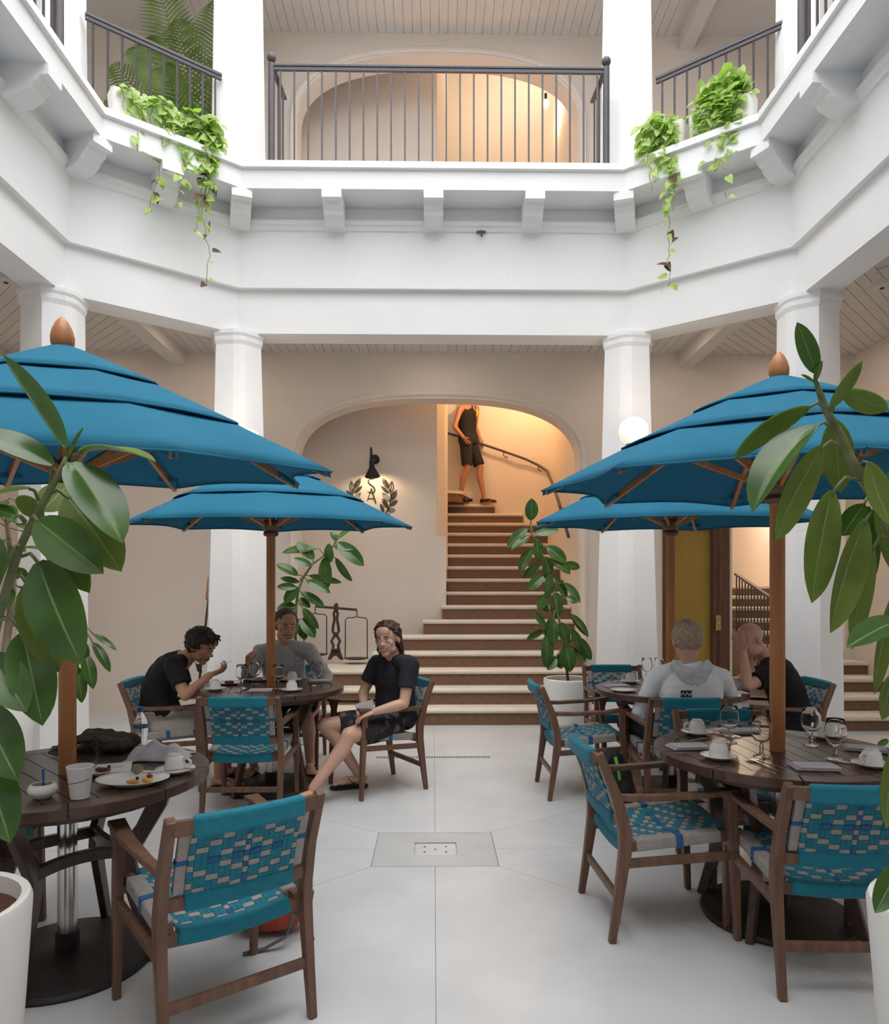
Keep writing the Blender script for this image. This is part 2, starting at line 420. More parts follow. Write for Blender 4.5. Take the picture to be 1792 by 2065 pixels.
# --- columns
def column(c, z0, z1, wb_, wt, ang, name, label):
    """five-sided tapering pier with small cap mouldings; ang = inward direction"""
    t = thing(name, label, 'column', (c[0], c[1], z0), 0)
    h = z1 - z0; ca, sa = math.cos(ang), math.sin(ang)
    def sec(w):
        q = w / 2; k = q * 0.52
        pts = [(q, 0.0), (k * 1.15, q), (-q, q), (-q, -q), (k * 1.15, -q)]
        # arris points inward, flanked by the two faces of the neighbouring bays
        pts = [(q * .92, -q * .26), (q * .98, 0), (q * .92, q * .26), (q * .52, q), (-q * .8, q), (-q * .8, -q), (q * .52, -q)]
        return [(x * ca - y * sa, x * sa + y * ca) for x, y in pts]
    rows = [(wb_, 0), (wt, h - .14), (wt + .03, h - .10), (wt + .03, h - .06), (wt + .055, h - .035), (wt + .055, h)]
    mb = MB(); vs = []; n = 7
    for w, z in rows: vs += [(x, y, z) for x, y in sec(w)]
    fs = [tuple(range(n - 1, -1, -1)), tuple(range((len(rows) - 1) * n, len(rows) * n))]
    for i in range(len(rows) - 1):
        for k in range(n): fs.append((i * n + k, i * n + (k + 1) % n, (i + 1) * n + (k + 1) % n, (i + 1) * n + k))
    mb.add(vs, fs).build('shaft', M_WHITE, t, local=True)
    return t
cols = offset(OCT, -.16)
names = {0: 'left of the big staircase', 7: 'right of the big staircase with a globe lamp', 1: 'at the far left edge behind the near left parasol', 6: 'at the far right behind the tall rubber plant', 2: 'left behind the camera', 5: 'right behind the camera', 3: 'front left', 4: 'front right'}
for i in range(8):
    if i in (3, 4): continue
    a, b, c_ = Vector(OCT[i - 1]), Vector(OCT[i]), Vector(OCT[(i + 1) % 8])
    n1 = (b - a).normalized(); n2 = (c_ - b).normalized(); bis = Vector((-(n1 + n2).y, (n1 + n2).x))
    ang = math.atan2(bis.y, bis.x)
    if i in (2, 5): continue
    column(cols[i], 0, 3.995, *((.63, .43) if i in (0, 7) else (.47, .41)), ang, 'column', 'white tapering ground floor column ' + names[i])
    column(cols[i], FL2, 8.15, *((.52, .44) if i in (0, 7) else (.45, .40)), ang, 'column', 'white upper gallery column standing on the balcony ' + {0: 'left of the wide central railing', 7: 'right of the wide central railing', 1: 'at the far left corner', 6: 'at the far right corner'}[i])
for i in (2, 3, 4, 5):
    o = MB().box((cols[i][0], cols[i][1], 4.1), (.45, .45, 8.2)).build('wall_pier', M_WHITE, kind='structure')
# ------------------------------------------------------------------ staircases, doors, railings, fixed lamps
def tile_mat():
    """glazed brown riser tile with a ring and diamond motif (flat print)"""
    m = bpy.data.materials.new('riser_tile'); m.use_nodes = True; nt = m.node_tree; N = nt.nodes; L = nt.links; b = N['Principled BSDF']
    tc = N.new('ShaderNodeTexCoord'); sp = N.new('ShaderNodeSeparateXYZ'); L.new(tc.outputs['Object'], sp.inputs[0])
    def mth(op, a, v=None, w=None):
        n = N.new('ShaderNodeMath'); n.operation = op
        for i, q in enumerate((a, v, w)):
            if q is None: continue
            if isinstance(q, (int, float)): n.inputs[i].default_value = q
            else: L.new(q, n.inputs[i])
        return n.outputs[0]
    T = 0.13
    fx = mth('SUBTRACT', mth('FRACT', mth('DIVIDE', sp.outputs['X'], T)), 0.5); fz = mth('SUBTRACT', mth('FRACT', mth('ADD', mth('DIVIDE', sp.outputs['Z'], T), 0.5)), 0.5)
    ax, az = mth('ABSOLUTE', fx), mth('ABSOLUTE', fz)
    r = mth('SQRT', mth('ADD', mth('MULTIPLY', fx, fx), mth('MULTIPLY', fz, fz)))
    dia = mth('ADD', ax, az)
    ring1 = mth('LESS_THAN', mth('ABSOLUTE', mth('SUBTRACT', dia, 0.22)), 0.035)
    ring2 = mth('LESS_THAN', mth('ABSOLUTE', mth('SUBTRACT', r, 0.43)), 0.03)
    k = mth('MAXIMUM', ring1, ring2)
    nz = N.new('ShaderNodeTexNoise'); nz.inputs['Scale'].default_value = 5; L.new(tc.outputs['Object'], nz.inputs['Vector'])
    k2 = mth('MULTIPLY', k, mth('MULTIPLY', nz.outputs['Fac'], 1.2))
    mx = N.new('ShaderNodeMix'); mx.data_type = 'RGBA'; L.new(k2, mx.inputs[0])
    mx.inputs[6].default_value = (0.20, 0.105, 0.060, 1); mx.inputs[7].default_value = (0.075, 0.045, 0.035, 1)
    L.new(mx.outputs[2], b.inputs['Base Color']); b.inputs['Roughness'].default_value = 0.45
    return m
M_TILE = tile_mat()
RS, TR, YN = 0.177, 0.27, 7.65
st = thing('staircase', 'wide stone staircase with brown tiled risers climbing through the lower arch', 'staircase', (0.6, 7.65, 0))
left = {1: -1.5, 2: -1.5, 3: -1.5, 4: P(750, 1310, 8.43).x, 5: P(806, 1280, 8.72).x, 6: P(852, 1250, 9.0).x, 7: P(890, 1220, 9.27).x}
right = {14: 1.66, 15: 1.42, 16: 1.0}
for k in range(1, 17):
    xl, xr, yn, z = left.get(k, .165 + .02 * (k > 9)), right.get(k, 1.775), YN + TR * (k - 1), RS * k
    yb = yn + TR + .02
    if k <= 3: yb = 9.395 if k == 3 else yn + TR + .05
    if k <= 2: yb = yn + TR + .05
    if k == 16: yb = 12.03
    # tread with a rounded nosing
    tr = MB(); rr = .025; prof = [(yb, z), (yn + rr, z), (yn + .008, z - .006), (yn, z - rr), (yn + .008, z - .044), (yn + rr, z - .05), (yb, z - .05)]
    n = len(prof)
    if k in (1, 2):
        pass
    vs = [(xl, y, q) for y, q in prof] + [(xr, y, q) for y, q in prof]
    tr.add(vs, [tuple(range(n)), tuple(range(2 * n - 1, n - 1, -1))] + [(i, n + i, n + (i + 1) % n, (i + 1) % n) for i in range(n)])
    tr.build('tread', M_TREAD, st)
    yd = 9.39 if k <= 7 else yn + TR + .3
    if k >= 15: yd = 12.0
    MB().box2((xl + .01, yn + .03, z - RS), (xr, yd, z - .048)).build('riser', M_TILE, st)
# winding step the walker stands beside
w17 = [(.20, 10.9), (.20, 11.32), (.45, 11.42), (.62, 12.0), (.1, 12.04), (-.4, 11.9), (-.3, 11.1)]
MB().prism(w17[::-1], RS * 17 - .05, RS * 17).build('tread', M_TREAD, st)
MB().prism([(x * .98, y + .02) for x, y in w17[::-1]], RS * 16, RS * 17 - .05).build('riser', M_TILE, st)
# handrail on the curved wall
hr = thing('stair_handrail', 'thin black handrail curving up the stairwell wall', 'handrail', (1.7, 10.5, 2.1))
hp = []
for px, py, ang in ((900, 873, 100), (932, 882, 84), (970, 895, 71), (1015, 910, 58), (1060, 926, 45), (1085, 938, 34), (1103, 950, 22)):
    y = 11.9
    for _ in range(6):
        q = P(px, py, y); y = 10.6 + EB * math.sqrt(max(.0, 1 - ((q.x - .12) / EA) ** 2)) - .13
    hp.append(P(px, py, y))
def onx(px, py, x):
    y = 10.0
    for _ in range(8): y *= x / P(px, py, y).x
    return P(px, py, y)
hp += [onx(1113, 975, 1.66), onx(1126, 1012, 1.67), onx(1146, 1083, 1.68)]
MB().tube(hp, .02, 8).build('rail', M_IRON, hr, smooth=True)
for i in (1, 3, 5, 7, 8):
    p = hp[i]; d = Vector((p.x - .12, (p.y - 10.6) if p.y > 10.6 else 0, 0)).normalized()
    MB().tube([p, p + Vector((0, 0, -.07)), p + d * .05 + Vector((0, 0, -.09)), p + d * .12 + Vector((0, 0, -.08))], .008, 6).build('rail_bracket', M_IRON, hr, smooth=True)
# --- second staircase at the right
st2 = thing('staircase', 'narrow side staircase along the far right wall beyond the white column', 'staircase', (4.6, 7.3, 0))
for k in range(1, 11):
    z, yn = .15 * k, 7.28 + .36 * (k - 1)
    yb = yn + .38 if k < 10 else 12.4
    MB().box2((4.16, yn, z - .045), (XW - .004, yb, z)).build('tread', M_TREAD, st2, bevel=.012)
    MB().box2((4.17, yn + .025, z - .15), (XW - .006, yn + .7 if k < 10 else 12.4, z - .046)).build('riser', M_TILE, st2)
sr = thing('stair_railing', 'black baluster railing beside the side staircase behind the bald man', 'railing', (4.1, 8.0, 0))
a, b = V(4.12, 9.75, 1.66), V(4.12, 7.75, 1.04)
MB().bar(a, b, .045, .03).build('handrail', M_IRON, sr)
for k in range(22):
    p = a.lerp(b, (k + .3) / 22); MB().bar((p.x, p.y, max(0.0, p.z - .95)), p, .014, .014, up=(0, 1, 0)).build('baluster', M_IRON, sr)
# side stair room behind the back wall: side walls, end wall with a bright window
MB().box2((3.42, YW + .28, 0), (SX0, 12.7, 3.4)).build('wall_side_stair', M_CREAM, kind='structure')
MB().box2((5.0 + .1, YW + .28, 0), (5.3, 12.7, 3.4)).build('wall_side_stair_outer', M_CREAM, kind='structure')
MB().box2((3.4, YW + .28, 3.2), (5.3, 12.7, 3.4)).build('ceiling_side_stair', M_CREAM, kind='structure')
wx0, wx1, wz0, wz1 = P(1521, 1100, 12.5).x, P(1549, 1100, 12.5).x, P(1521, 1163, 12.5).z, 2.95
for a_, b_ in (((3.4, 12.5, 0), (wx0, 12.7, 3.4)), ((wx1 + .55, 12.5, 0), (5.3, 12.7, 3.4)), ((wx0, 12.5, 0), (wx1 + .55, 12.7, wz0)), ((wx0, 12.5, wz1), (wx1 + .55, 12.7, 3.4))):
    MB().box2(a_, b_).build('wall_side_stair_end', M_CREAM, kind='structure')
M_GLASS = mat('clear_glass', (1, 1, 1), 0.02, 0, 1, trans=1.0, ior=1.12)
M_PANE = mat('frosted_pane', (0.95, 0.97, 0.97), 0.6, 0, 1, trans=1.0, ior=1.1)
wdo = thing('window_1', 'bright frosted window at the top of the side staircase', 'window', (wx0, 12.6, wz0)); wdo['kind'] = 'structure'
MB().box2((wx0, 12.58, wz0), (wx1 + .55, 12.60, wz1)).build('pane', M_PANE, wdo)
MB().box2((wx1 + .02, 12.55, wz0), (wx1 + .09, 12.62, wz1)).build('mullion', M_WHITE, wdo)
# --- lift door with wooden frame
M_BRASS = mat('old_gold_door', (0.36, 0.235, 0.050), 0.42, 0.08, 3, metal=0.25)
M_FRAME = mat('dark_door_frame', (0.115, 0.050, 0.028), 0.4, 0.25, 3, stretch=(9, 9, .7))
M_PLATE = mat('brass_plate', (0.45, 0.34, 0.12), 0.35, 0.05, 6, metal=0.8)
dr = thing('door_1', 'old gold lift door in a dark wooden frame right of the staircase', 'door', ((DX0 + DX1) / 2, YW, 0)); dr['kind'] = 'structure'
xa, xb_ = P(1347, 1300, YW + .1).x, P(1431, 1300, YW + .1).x
MB().box2((DX0, YW + .1, 0), (xb_ + .02, YW + .14, 2.25)).build('door_leaf', M_BRASS, dr)
MB().box2((DX0 - .03, YW - .03, 0), (DX0 + .045, YW + .12, 2.32)).build('door_jamb', M_FRAME, dr, bevel=.006)
MB().box2((xb_ + .0, YW - .005, 0), (xb_ + .06, YW + .12, 2.25)).build('door_jamb', M_FRAME, dr)
MB().box2((xb_ + .06, YW - .03, 0), (DX1 + .02, YW + .12, 2.32)).build('door_jamb', M_FRAME, dr, bevel=.006)
MB().box2((DX0 - .03, YW - .03, 2.25), (DX1 + .02, YW + .12, 2.36)).build('door_head', M_FRAME, dr, bevel=.006)
p = P(1448, 1256, YW - .035)
MB().box((p.x, YW - .034, p.z), (.065, .010, .185)).build('call_plate', M_PLATE, dr, bevel=.004)
MB().lathe([(0, -.004), (.012, -.004), (.012, .004), (0, .006)], 12).build('call_button', M_CHROME, dr, local=True)
bt = bpy.data.objects[[o.name for o in bpy.data.objects if o.name.startswith('call_button')][-1]]
bt.location = (p.x + .002 - (DX0 + DX1) / 2, -.042, p.z); bt.rotation_euler = (PI / 2, 0, 0)
# --- balcony railings
def baluster_run(t, a, b, n, h, w=.016, skip=()):
    a, b = Vector(a), Vector(b)
    m = MB().box((0, 0, h / 2), (w, w, h)).mesh('baluster', M_IRON)
    for k in range(n):
        if k in skip: continue
        p = a.lerp(b, (k + .5) / n); o = bpy.data.objects.new('baluster', m); COL.objects.link(o)
        o.parent = t; o.location = p - t.location
rl = thing('balcony_railing', 'wide black balcony railing with ball finials above the lower arch', 'railing', (0.05, 6.86, FL2))
xa, xb2, yr = P(547, 330, 6.86).x, P(1222, 330, 6.86).x, 6.86
zt = P(547, 133, 6.86).z; zb = FL2 + .03
for x in (xa, xb2):
    MB().tube([(x, yr, FL2), (x, yr, zt + .02)], .032, 12).build('post', M_IRON, rl, smooth='auto')
    MB().ell((x, yr, P(547, 117, 6.86).z), (.044, .044, .047)).build('ball_finial', M_IRON, rl, smooth=True)
    s = 1 if x < 0 else -1
    MB().bar((x + s * .02, yr, zt - .03), (x - s * .02 + s * .06, yr + .42, zt - .03), .045, .02).build('return_rail', M_IRON, rl)
    for q in (.12, .26): MB().bar((x + s * (.03 + q * .1), yr + q, zb), (x + s * (.03 + q * .1), yr + q, zt - .04), .016, .016, up=(0, 1, 0)).build('baluster', M_IRON, rl)
MB().bar((xa, yr, zt), (xb2, yr, zt), .045, .022).build('top_rail', M_IRON, rl, bevel=.004)
MB().bar((xa, yr, zt - .028), (xb2, yr, zt - .028), .028, .03).build('top_rail', M_IRON, rl)
MB().bar((xa, yr, zb), (xb2, yr, zb), .03, .018).build('bottom_rail', M_IRON, rl)
baluster_run(rl, (xa + .02, yr, zb), (xb2 - .02, yr, zb), 24, zt - zb - .03)
def diag_rail(a, b, n, label, z_t, pots=()):
    a, b = Vector((*a, FL2)), Vector((*b, FL2)); t = thing('balcony_railing', label, 'railing', a)
    up = Vector((0, 0, z_t - FL2))
    MB().bar(a + up, b + up, .045, .024).build('top_rail', M_IRON, t)
    MB().bar(a + up - V(0, 0, .03), b + up - V(0, 0, .03), .026, .03).build('top_rail', M_IRON, t)
    MB().bar(a + V(0, 0, .05), b + V(0, 0, .05), .026, .016).build('bottom_rail', M_IRON, t)
    baluster_run(t, a + V(0, 0, .05), b + V(0, 0, .05), n, up.z - .07)
    return t
zd = 6.44
A, B = PZ(172, 28, zd), PZ(446, 153, zd)
diag_rail((A.x, A.y), (B.x, B.y), 10, 'slanting black railing at the upper left behind the trailing plants', zd)
A2, B2 = PZ(1323, 160, zd), PZ(1592, 40, zd)
diag_rail((A2.x, A2.y), (B2.x, B2.y), 10, 'slanting black railing at the upper right behind the trailing plants', zd)
for s, lab in ((-1, 'left'), (1, 'right')):
    x = s * 2.98
    t = diag_rail((x, 1.2), (x, 5.72), 38, 'side balcony railing cut by the top %s corner of the picture' % lab, zd)
    MB().tube([(x, 5.76, FL2), (x, 5.76, zd + .04)], .04, 12).build('post', M_IRON, t, smooth='auto')
# --- globe lamps on the columns
M_GLOBE = mat('lit_globe', (0.95, 0.92, 0.86), 0.3, 0, 1, emit=(1.0, 0.84, 0.66), estr=.62)
for px, py, lab in ((1277, 870, 'round white globe lamp on the column right of the staircase'), (497, 893, 'round white globe lamp mostly hidden behind the near left parasol')):
    c = P(px, py, 6.76); t = thing('globe_lamp', lab, 'lamp', (c.x, c.y, c.z - .2))
    MB().ell(c, (.137, .137, .137), n=32, m=20).build('globe', M_GLOBE, t, smooth=True)
    MB().lathe([(.03, -.19), (.05, -.17), (.055, -.145), (.075, -.125), (.06, -.11)], 20, c).build('fitter', M_BRASS, t, smooth='auto')
    MB().tube([c + V(0, 0, -.18), c + V(0, .1, -.2), c + V(0, .32, -.17)], .014, 8).build('arm', M_BRASS, t, smooth=True)
    ld = bpy.data.lights.new('globe_light', 'POINT'); ld.energy = 12; ld.color = (1, .8, .58); ld.shadow_soft_size = .14
    lo = bpy.data.objects.new('globe_light', ld); COL.objects.link(lo); lo.parent = t; lo.location = (0, -.17, .2)
# --- sconce over the monogram
sc = thing('wall_sconce', 'small black cone wall light shining on the monogram', 'lamp', tuple(P(753, 927, 9.38)))
c = P(755.8, 926.9, 9.40); top = P(748, 902, 9.05); k1 = P(749, 930, 9.06); tip = P(751, 961, 9.15)
MB().tube([c + V(0, .0, 0), c + V(0, -.025, 0)], .062, 20).build('wall_plate', M_BLACK, sc, smooth='auto')
MB().tube([c + V(0, -.02, 0), k1 + V(0, .02, 0)], .022, 10).build('knuckle', M_BLACK, sc, smooth='auto')
MB().tube([top, k1 + V(0, 0, -.02)], [.012, .024], 10).build('stem', M_BLACK, sc, smooth='auto')
ax = (tip - k1).normalized()
MB().tube([k1, k1 + ax * .05, k1 + ax * .09, tip], [.03, .032, .04, .098], 24, cap=False).build('shade', M_BLACK, sc, smooth='auto')
ld = bpy.data.lights.new('sconce_light', 'POINT'); ld.energy = 7; ld.color = (1, .72, .42); ld.shadow_soft_size = .025
lo = bpy.data.objects.new('sconce_light', ld); COL.objects.link(lo); lo.parent = sc; lo.location = tip - sc.location - ax * .045
# --- monogram and laurel on the recess wall
M_SIGN = mat('dark_sign_metal', (0.06, 0.05, 0.035), 0.5, 0.1, 10)
mg = thing('wall_monogram', 'dark S over A monogram framed by laurel branches on the recess wall', 'sign', tuple(P(748, 990, 9.395)))
def onwall(px, py, y=9.392): return P(px, py, y)
def z7(x, y): return onwall(660 + x / 7.467, 880 + y / 7.467)
S = [(700, 655), (670, 640), (635, 645), (615, 670), (618, 700), (645, 725), (680, 750), (705, 780), (714, 810), (700, 838), (668, 850), (630, 842), (606, 826)]
MB().tube([z7(*q) for q in S], [.003, .005, .007, .008, .009, .010, .011, .011, .010, .009, .008, .005, .003], 8).build('letter_s', M_SIGN, mg, smooth=True)
la = MB(); la.bar(z7(662, 785), z7(602, 965), .010, .012, up=(0, 1, 0)); la.bar(z7(660, 785), z7(728, 1000), .020, .012, up=(0, 1, 0)); la.bar(z7(622, 935), z7(702, 935), .008, .012, up=(0, 1, 0))
la.build('letter_a', M_SIGN, mg)
def wl_leaf(b, tp, w, style):
    B_, T_ = z7(*b), z7(*tp); d = T_ - B_; L = d.length; d.normalize(); s = d.cross(V(0, 1, 0)).normalized()
    pr = [(0, 0), (.2, .75), (.45, 1), (.7, .8), (1, 0)]
    outl = [B_ + d * L * t + s * w * q for t, q in pr] + [B_ + d * L * t - s * w * q for t, q in pr[-2:0:-1]]
    if style == 0: MB().slab(outl, (0, .006, 0)).build('laurel_leaf', M_SIGN, mg)
    else:
        mb = MB(); mb.tube(outl + [outl[0]], .0045, 5)
        mb.tube([B_, B_ + d * L * .85], .004, 5)
        if style == 2:
            for q in (.25, .4, .55, .7): mb.tube([B_ + d * L * q - s * w * .7 + d * .01, B_ + d * L * (q - .06), B_ + d * L * q + s * w * .7 + d * .01], .006, 4)
        mb.build('laurel_leaf', M_SIGN, mg)
for sgn in (0, 1):
    fx = (lambda x: x) if sgn == 0 else (lambda x: 1330 - x)
    MB().tube([z7(fx(x), y) for x, y in ((940, 790), (950, 850), (955, 950), (940, 1040), (905, 1105), (860, 1170), (790, 1220))], [.004, .007, .008, .009, .009, .009, .008], 6).build('laurel_stem', M_SIGN, mg, smooth=True)
    for b, tp, w, stl in (((915, 785), (832, 628), .028, 2), ((945, 850), (970, 672), .029, 1), ((930, 860), (800, 742), .024, 0), ((958, 965), (1035, 808), .030, 2), ((942, 980), (826, 845), .026, 1), ((945, 1050), (1058, 955), .026, 0), ((908, 1080), (826, 930), .027, 2), ((915, 1120), (1016, 1100), .026, 1), ((850, 1150), (795, 1005), .024, 0), ((860, 1180), (960, 1200), .024, 0), ((800, 1215), (740, 1100), .024, 2)):
        wl_leaf((fx(b[0]), b[1]), (fx(tp[0]), tp[1]), w, stl)
# --- warm stairwell bulbs, mostly out of view, some added as fill
M_BULB = mat('warm_bulb', (1, .8, .5), 0.3, 0, 1, emit=(1, .66, .30), estr=12)
def well_lamp(loc, e, lab, col=(1, .53, .22)):
    t = thing('stairwell_lamp', lab, 'lamp', loc)
    MB().ell(loc, (.045, .045, .06), n=16, m=10).build('bulb', M_BULB, t, smooth=True)
    MB().tube([Vector(loc) + V(0, 0, .05), Vector(loc) + V(0, .0, .14)], .02, 8).build('holder', M_BLACK, t, smooth='auto')
    ld = bpy.data.lights.new('lamp_light', 'POINT'); ld.energy = e; ld.color = col; ld.shadow_soft_size = .06
    lo = bpy.data.objects.new('lamp_light', ld); COL.objects.link(lo); lo.parent = t; lo.location = (0, 0, -.1)
well_lamp((1.0, 10.7, 4.75), 55, 'warm stairwell bulb hidden above the lower arch')
q = P(1100, 209, 10.2)
well_lamp((.8, 10.7, 9.6), 34, 'added unseen warm fill bulb high in the stairwell above the upper arch', (1, .84, .68))  # unseen extra bulb, added to brighten the upper stairwell
well_lamp(tuple(q), 10, 'warm glowing bulb seen through the upper arch', (1, .80, .60))
well_lamp((4.5, 10.6, 3.065), 38, 'added warm fill bulb under the ceiling of the side staircase', (1, .8, .6))  # extra bulb added because the side stair was too dim
# --- upstairs and downstairs ceiling fittings and added fill lamps
for px, py, yy, lab in ((12, 640, 6.6, 'left'), (1778, 652, 6.6, 'right')):
    c = P(px, py, yy); c.z = ZC1
    t = thing('ceiling_speaker', 'small round white ceiling fitting in the %s gallery' % lab, 'ceiling light', tuple(c))
    MB().lathe([(0, -.05), (.06, -.05), (.085, -.035), (.09, 0)], 20, c).build('housing', M_CEIL, t, smooth='auto')
    MB().lathe([(0, -.056), (.02, -.056), (.02, -.05)], 12, c).build('sensor', M_BLACK, t)
for x, y in ((-4.2, 7.9), (-2.4, 7.8), (0.06, 7.8), (2.4, 7.8), (4.2, 7.9), (-4.3, 4.2), (4.3, 4.2), (-4.3, 1.0), (4.3, 1.0)):  # lamps added to lift the dim gallery and warm its back wall
    lab = {0.06: 'over the staircase', -2.4: 'left of the staircase', 2.4: 'before the lift door'}.get(x, 'in the %s gallery at %s' % ('left' if x < 0 else 'right', {7.9: 'the far corner', 4.2: 'its middle', 1.0: 'its near end'}.get(y)))
    t = thing('ceiling_lamp', 'added warm ceiling fill lamp ' + lab, 'ceiling light', (x, y, ZC1))
    MB().lathe([(0, -.03), (.09, -.03), (.11, -.015), (.115, 0)], 24, (x, y, ZC1)).build('diffuser', M_GLOBE, t, smooth='auto')
    ld = bpy.data.lights.new('ceiling_lamp_light', 'AREA'); ld.shape = 'DISK'; ld.size = .2; ld.energy = 4.5; ld.color = (1, .83, .66)
    lo = bpy.data.objects.new('ceiling_lamp_light', ld); COL.objects.link(lo); lo.parent = t; lo.location = (0, 0, -.035)
# small iron hooks under the cornice
for px, py, yy in ((970, 468, 7.09), (425, 452, 6.98), (1497, 400, 6.55)):
    c = P(px, py, yy - .01); t = thing('wall_hook', {970: 'small iron hook under the cornice above the staircase arch', 425: 'small iron hook under the cornice at the left corner', 1497: 'small iron hook under the cornice at the right corner'}[px], 'hook', tuple(c))
    MB().box(c, (.09, .02, .018)).build('hook_plate', M_IRON, t)
    MB().tube([c, c + V(0, -.05, -.01), c + V(0, -.05, -.07)], .008, 6).build('hook_prong', M_IRON, t, smooth=True)
# balance scale on the third step
bs = thing('balance_scale', 'old iron beam balance with two hanging pans on the low stair plinth', 'scale', tuple(P(677, 1330, 8.9)))
Z3 = RS * 3
def B2(px, py, y=8.9):
    return P(px, py, y)
base = B2(677, 1330); base.z = Z3
def c7(x, y, yy=8.9): return P(460 + x / 4.267, 1190 + y / 4.267, yy)
M_RUST = mat('rusty_iron', (0.055, 0.035, 0.028), 0.7, 0.4, 15, 0.3)
mb = MB()
mb.slab([c7(852, 600), c7(890, 512), c7(955, 512), c7(990, 600), c7(962, 600), c7(930, 565), c7(905, 570), c7(880, 600)], (0, .05, 0))
mb.build('foot', M_RUST, bs)
mb = MB()
for s in (0, 1):
    fx = (lambda x: x) if s == 0 else (lambda x: 1850 - x)
    mb.ribbon([c7(fx(x), y) for x, y in ((902, 515), (903, 470), (888, 440), (905, 410), (915, 385), (898, 350), (905, 300), (915, 250), (908, 200), (925, 165))], .030, .030, up=(0, 1, 0))
mb.box(c7(925, 385), (.05, .04, .06)); mb.box(c7(928, 150), (.05, .05, .08)); mb.ell(c7(931, 122), (.015, .015, .02)); mb.box(c7(925, 512), (.11, .05, .02))
mb.build('pillar', M_RUST, bs)
MB().bar(c7(750, 140), c7(1108, 170), .022, .030).build('beam', M_RUST, bs)
for x0, y0, xl, xr, yt, yb in ((747, 145, 652, 847, 205, 555), (1105, 175, 1008, 1196, 235, 588)):
    hang = MB()
    hang.tube([c7(x0, y0), c7(x0 + 3, y0 + 30), c7(x0, yt - 8), c7(x0 - 20, yt), c7(xl + 15, yt + 5), c7(xl, yt + 25), c7(xl - 2, yb)], .007, 6)
    hang.tube([c7(x0, yt - 8), c7(x0 + 20, yt), c7(xr - 15, yt + 5), c7(xr, yt + 25), c7(xr, yb)], .007, 6)
    hang.build('hanger', M_RUST, bs, smooth=True)
    cc = c7((xl + xr) / 2, yb)
    MB().lathe([(0, -.012), (.10, -.012), (.15, .0), (.152, .006), (.10, .004), (0, .004)], 24, cc).build('pan', M_RUST, bs, smooth='auto')
# leaning pole behind the left column
lp = thing('leaning_pole', 'thin dark pole with a wooden grip leaning behind the left column', 'pole', tuple(PZ(399, 1440, 0)))
a, b = P(411, 1290, 7.9), P(425, 1165, 8.2); a0 = a + (a - b).normalized() * ((a.z - 0.002) / max(.01, (b - a).normalized().z))
MB().tube([a0, b], .013, 8).build('pole', M_BLACK, lp, smooth=True)
MB().tube([P(420.5, 1208, 8.1), P(425, 1165, 8.2)], .035, 10).build('grip', M_WOODO, lp, smooth='auto')
lp.location = (a0.x, a0.y, 0)
for ch in bpy.data.objects:
    if ch.parent == lp: ch.matrix_parent_inverse = basis(lp).inverted()
# power outlet on the left column
c = P(161, 1503, 6.14); ot = tag(MB().box((-3.015, 6.15, c.z), (.07, .03, .11), Matrix.Rotation(.6, 3, 'Z')).build('power_outlet', M_CERAM, bevel=.004), 'small white power outlet on the column behind the near left table', 'outlet')
# ------------------------------------------------------------------ furniture
def thin_mat(name, col, col2=None, var=0.05, scale=8, rough=0.7, trans=0.3, tcol=None, bump=0.0, bscale=200, spec=0.3):
    """thin sheet that lets some light through (cloth, leaves)"""
    m = mat(name, col, rough, var, scale, bump, bscale, spec=spec, col2=col2)
    nt = m.node_tree; N = nt.nodes; L = nt.links; b = N['Principled BSDF']; out = N['Material Output']
    tl = N.new('ShaderNodeBsdfTranslucent'); tl.inputs['Color'].default_value = (*(tcol or col), 1)
    mx = N.new('ShaderNodeMixShader'); mx.inputs[0].default_value = trans
    L.new(b.outputs[0], mx.inputs[1]); L.new(tl.outputs[0], mx.inputs[2]); L.new(mx.outputs[0], out.inputs['Surface'])
    return m
M_CANVAS = thin_mat('blue_canvas', (0.034, 0.200, 0.325), var=.05, scale=3, rough=.85, trans=.24, tcol=(0.0, .16, .34), bump=.1, bscale=600, spec=.15)
M_TEAL = mat('teal_cord', (0.004, 0.185, 0.265), 0.8, 0.10, 40, 0.5, 260, sheen=.1)
M_GREY = mat('grey_cord', (0.37, 0.34, 0.32), 0.85, 0.10, 40, 0.5, 260)
M_BLUE = mat('blue_cord', (0.025, 0.115, 0.29), 0.8, 0.10, 40, 0.5, 260)
def lin(a, b, t): return a + (b - a) * t
def interp(pts, t):
    for (t0, v0), (t1, v1) in zip(pts, pts[1:]):
        if t <= t1: return lin(v0, v1, (t - t0) / (t1 - t0))
    return pts[-1][1]
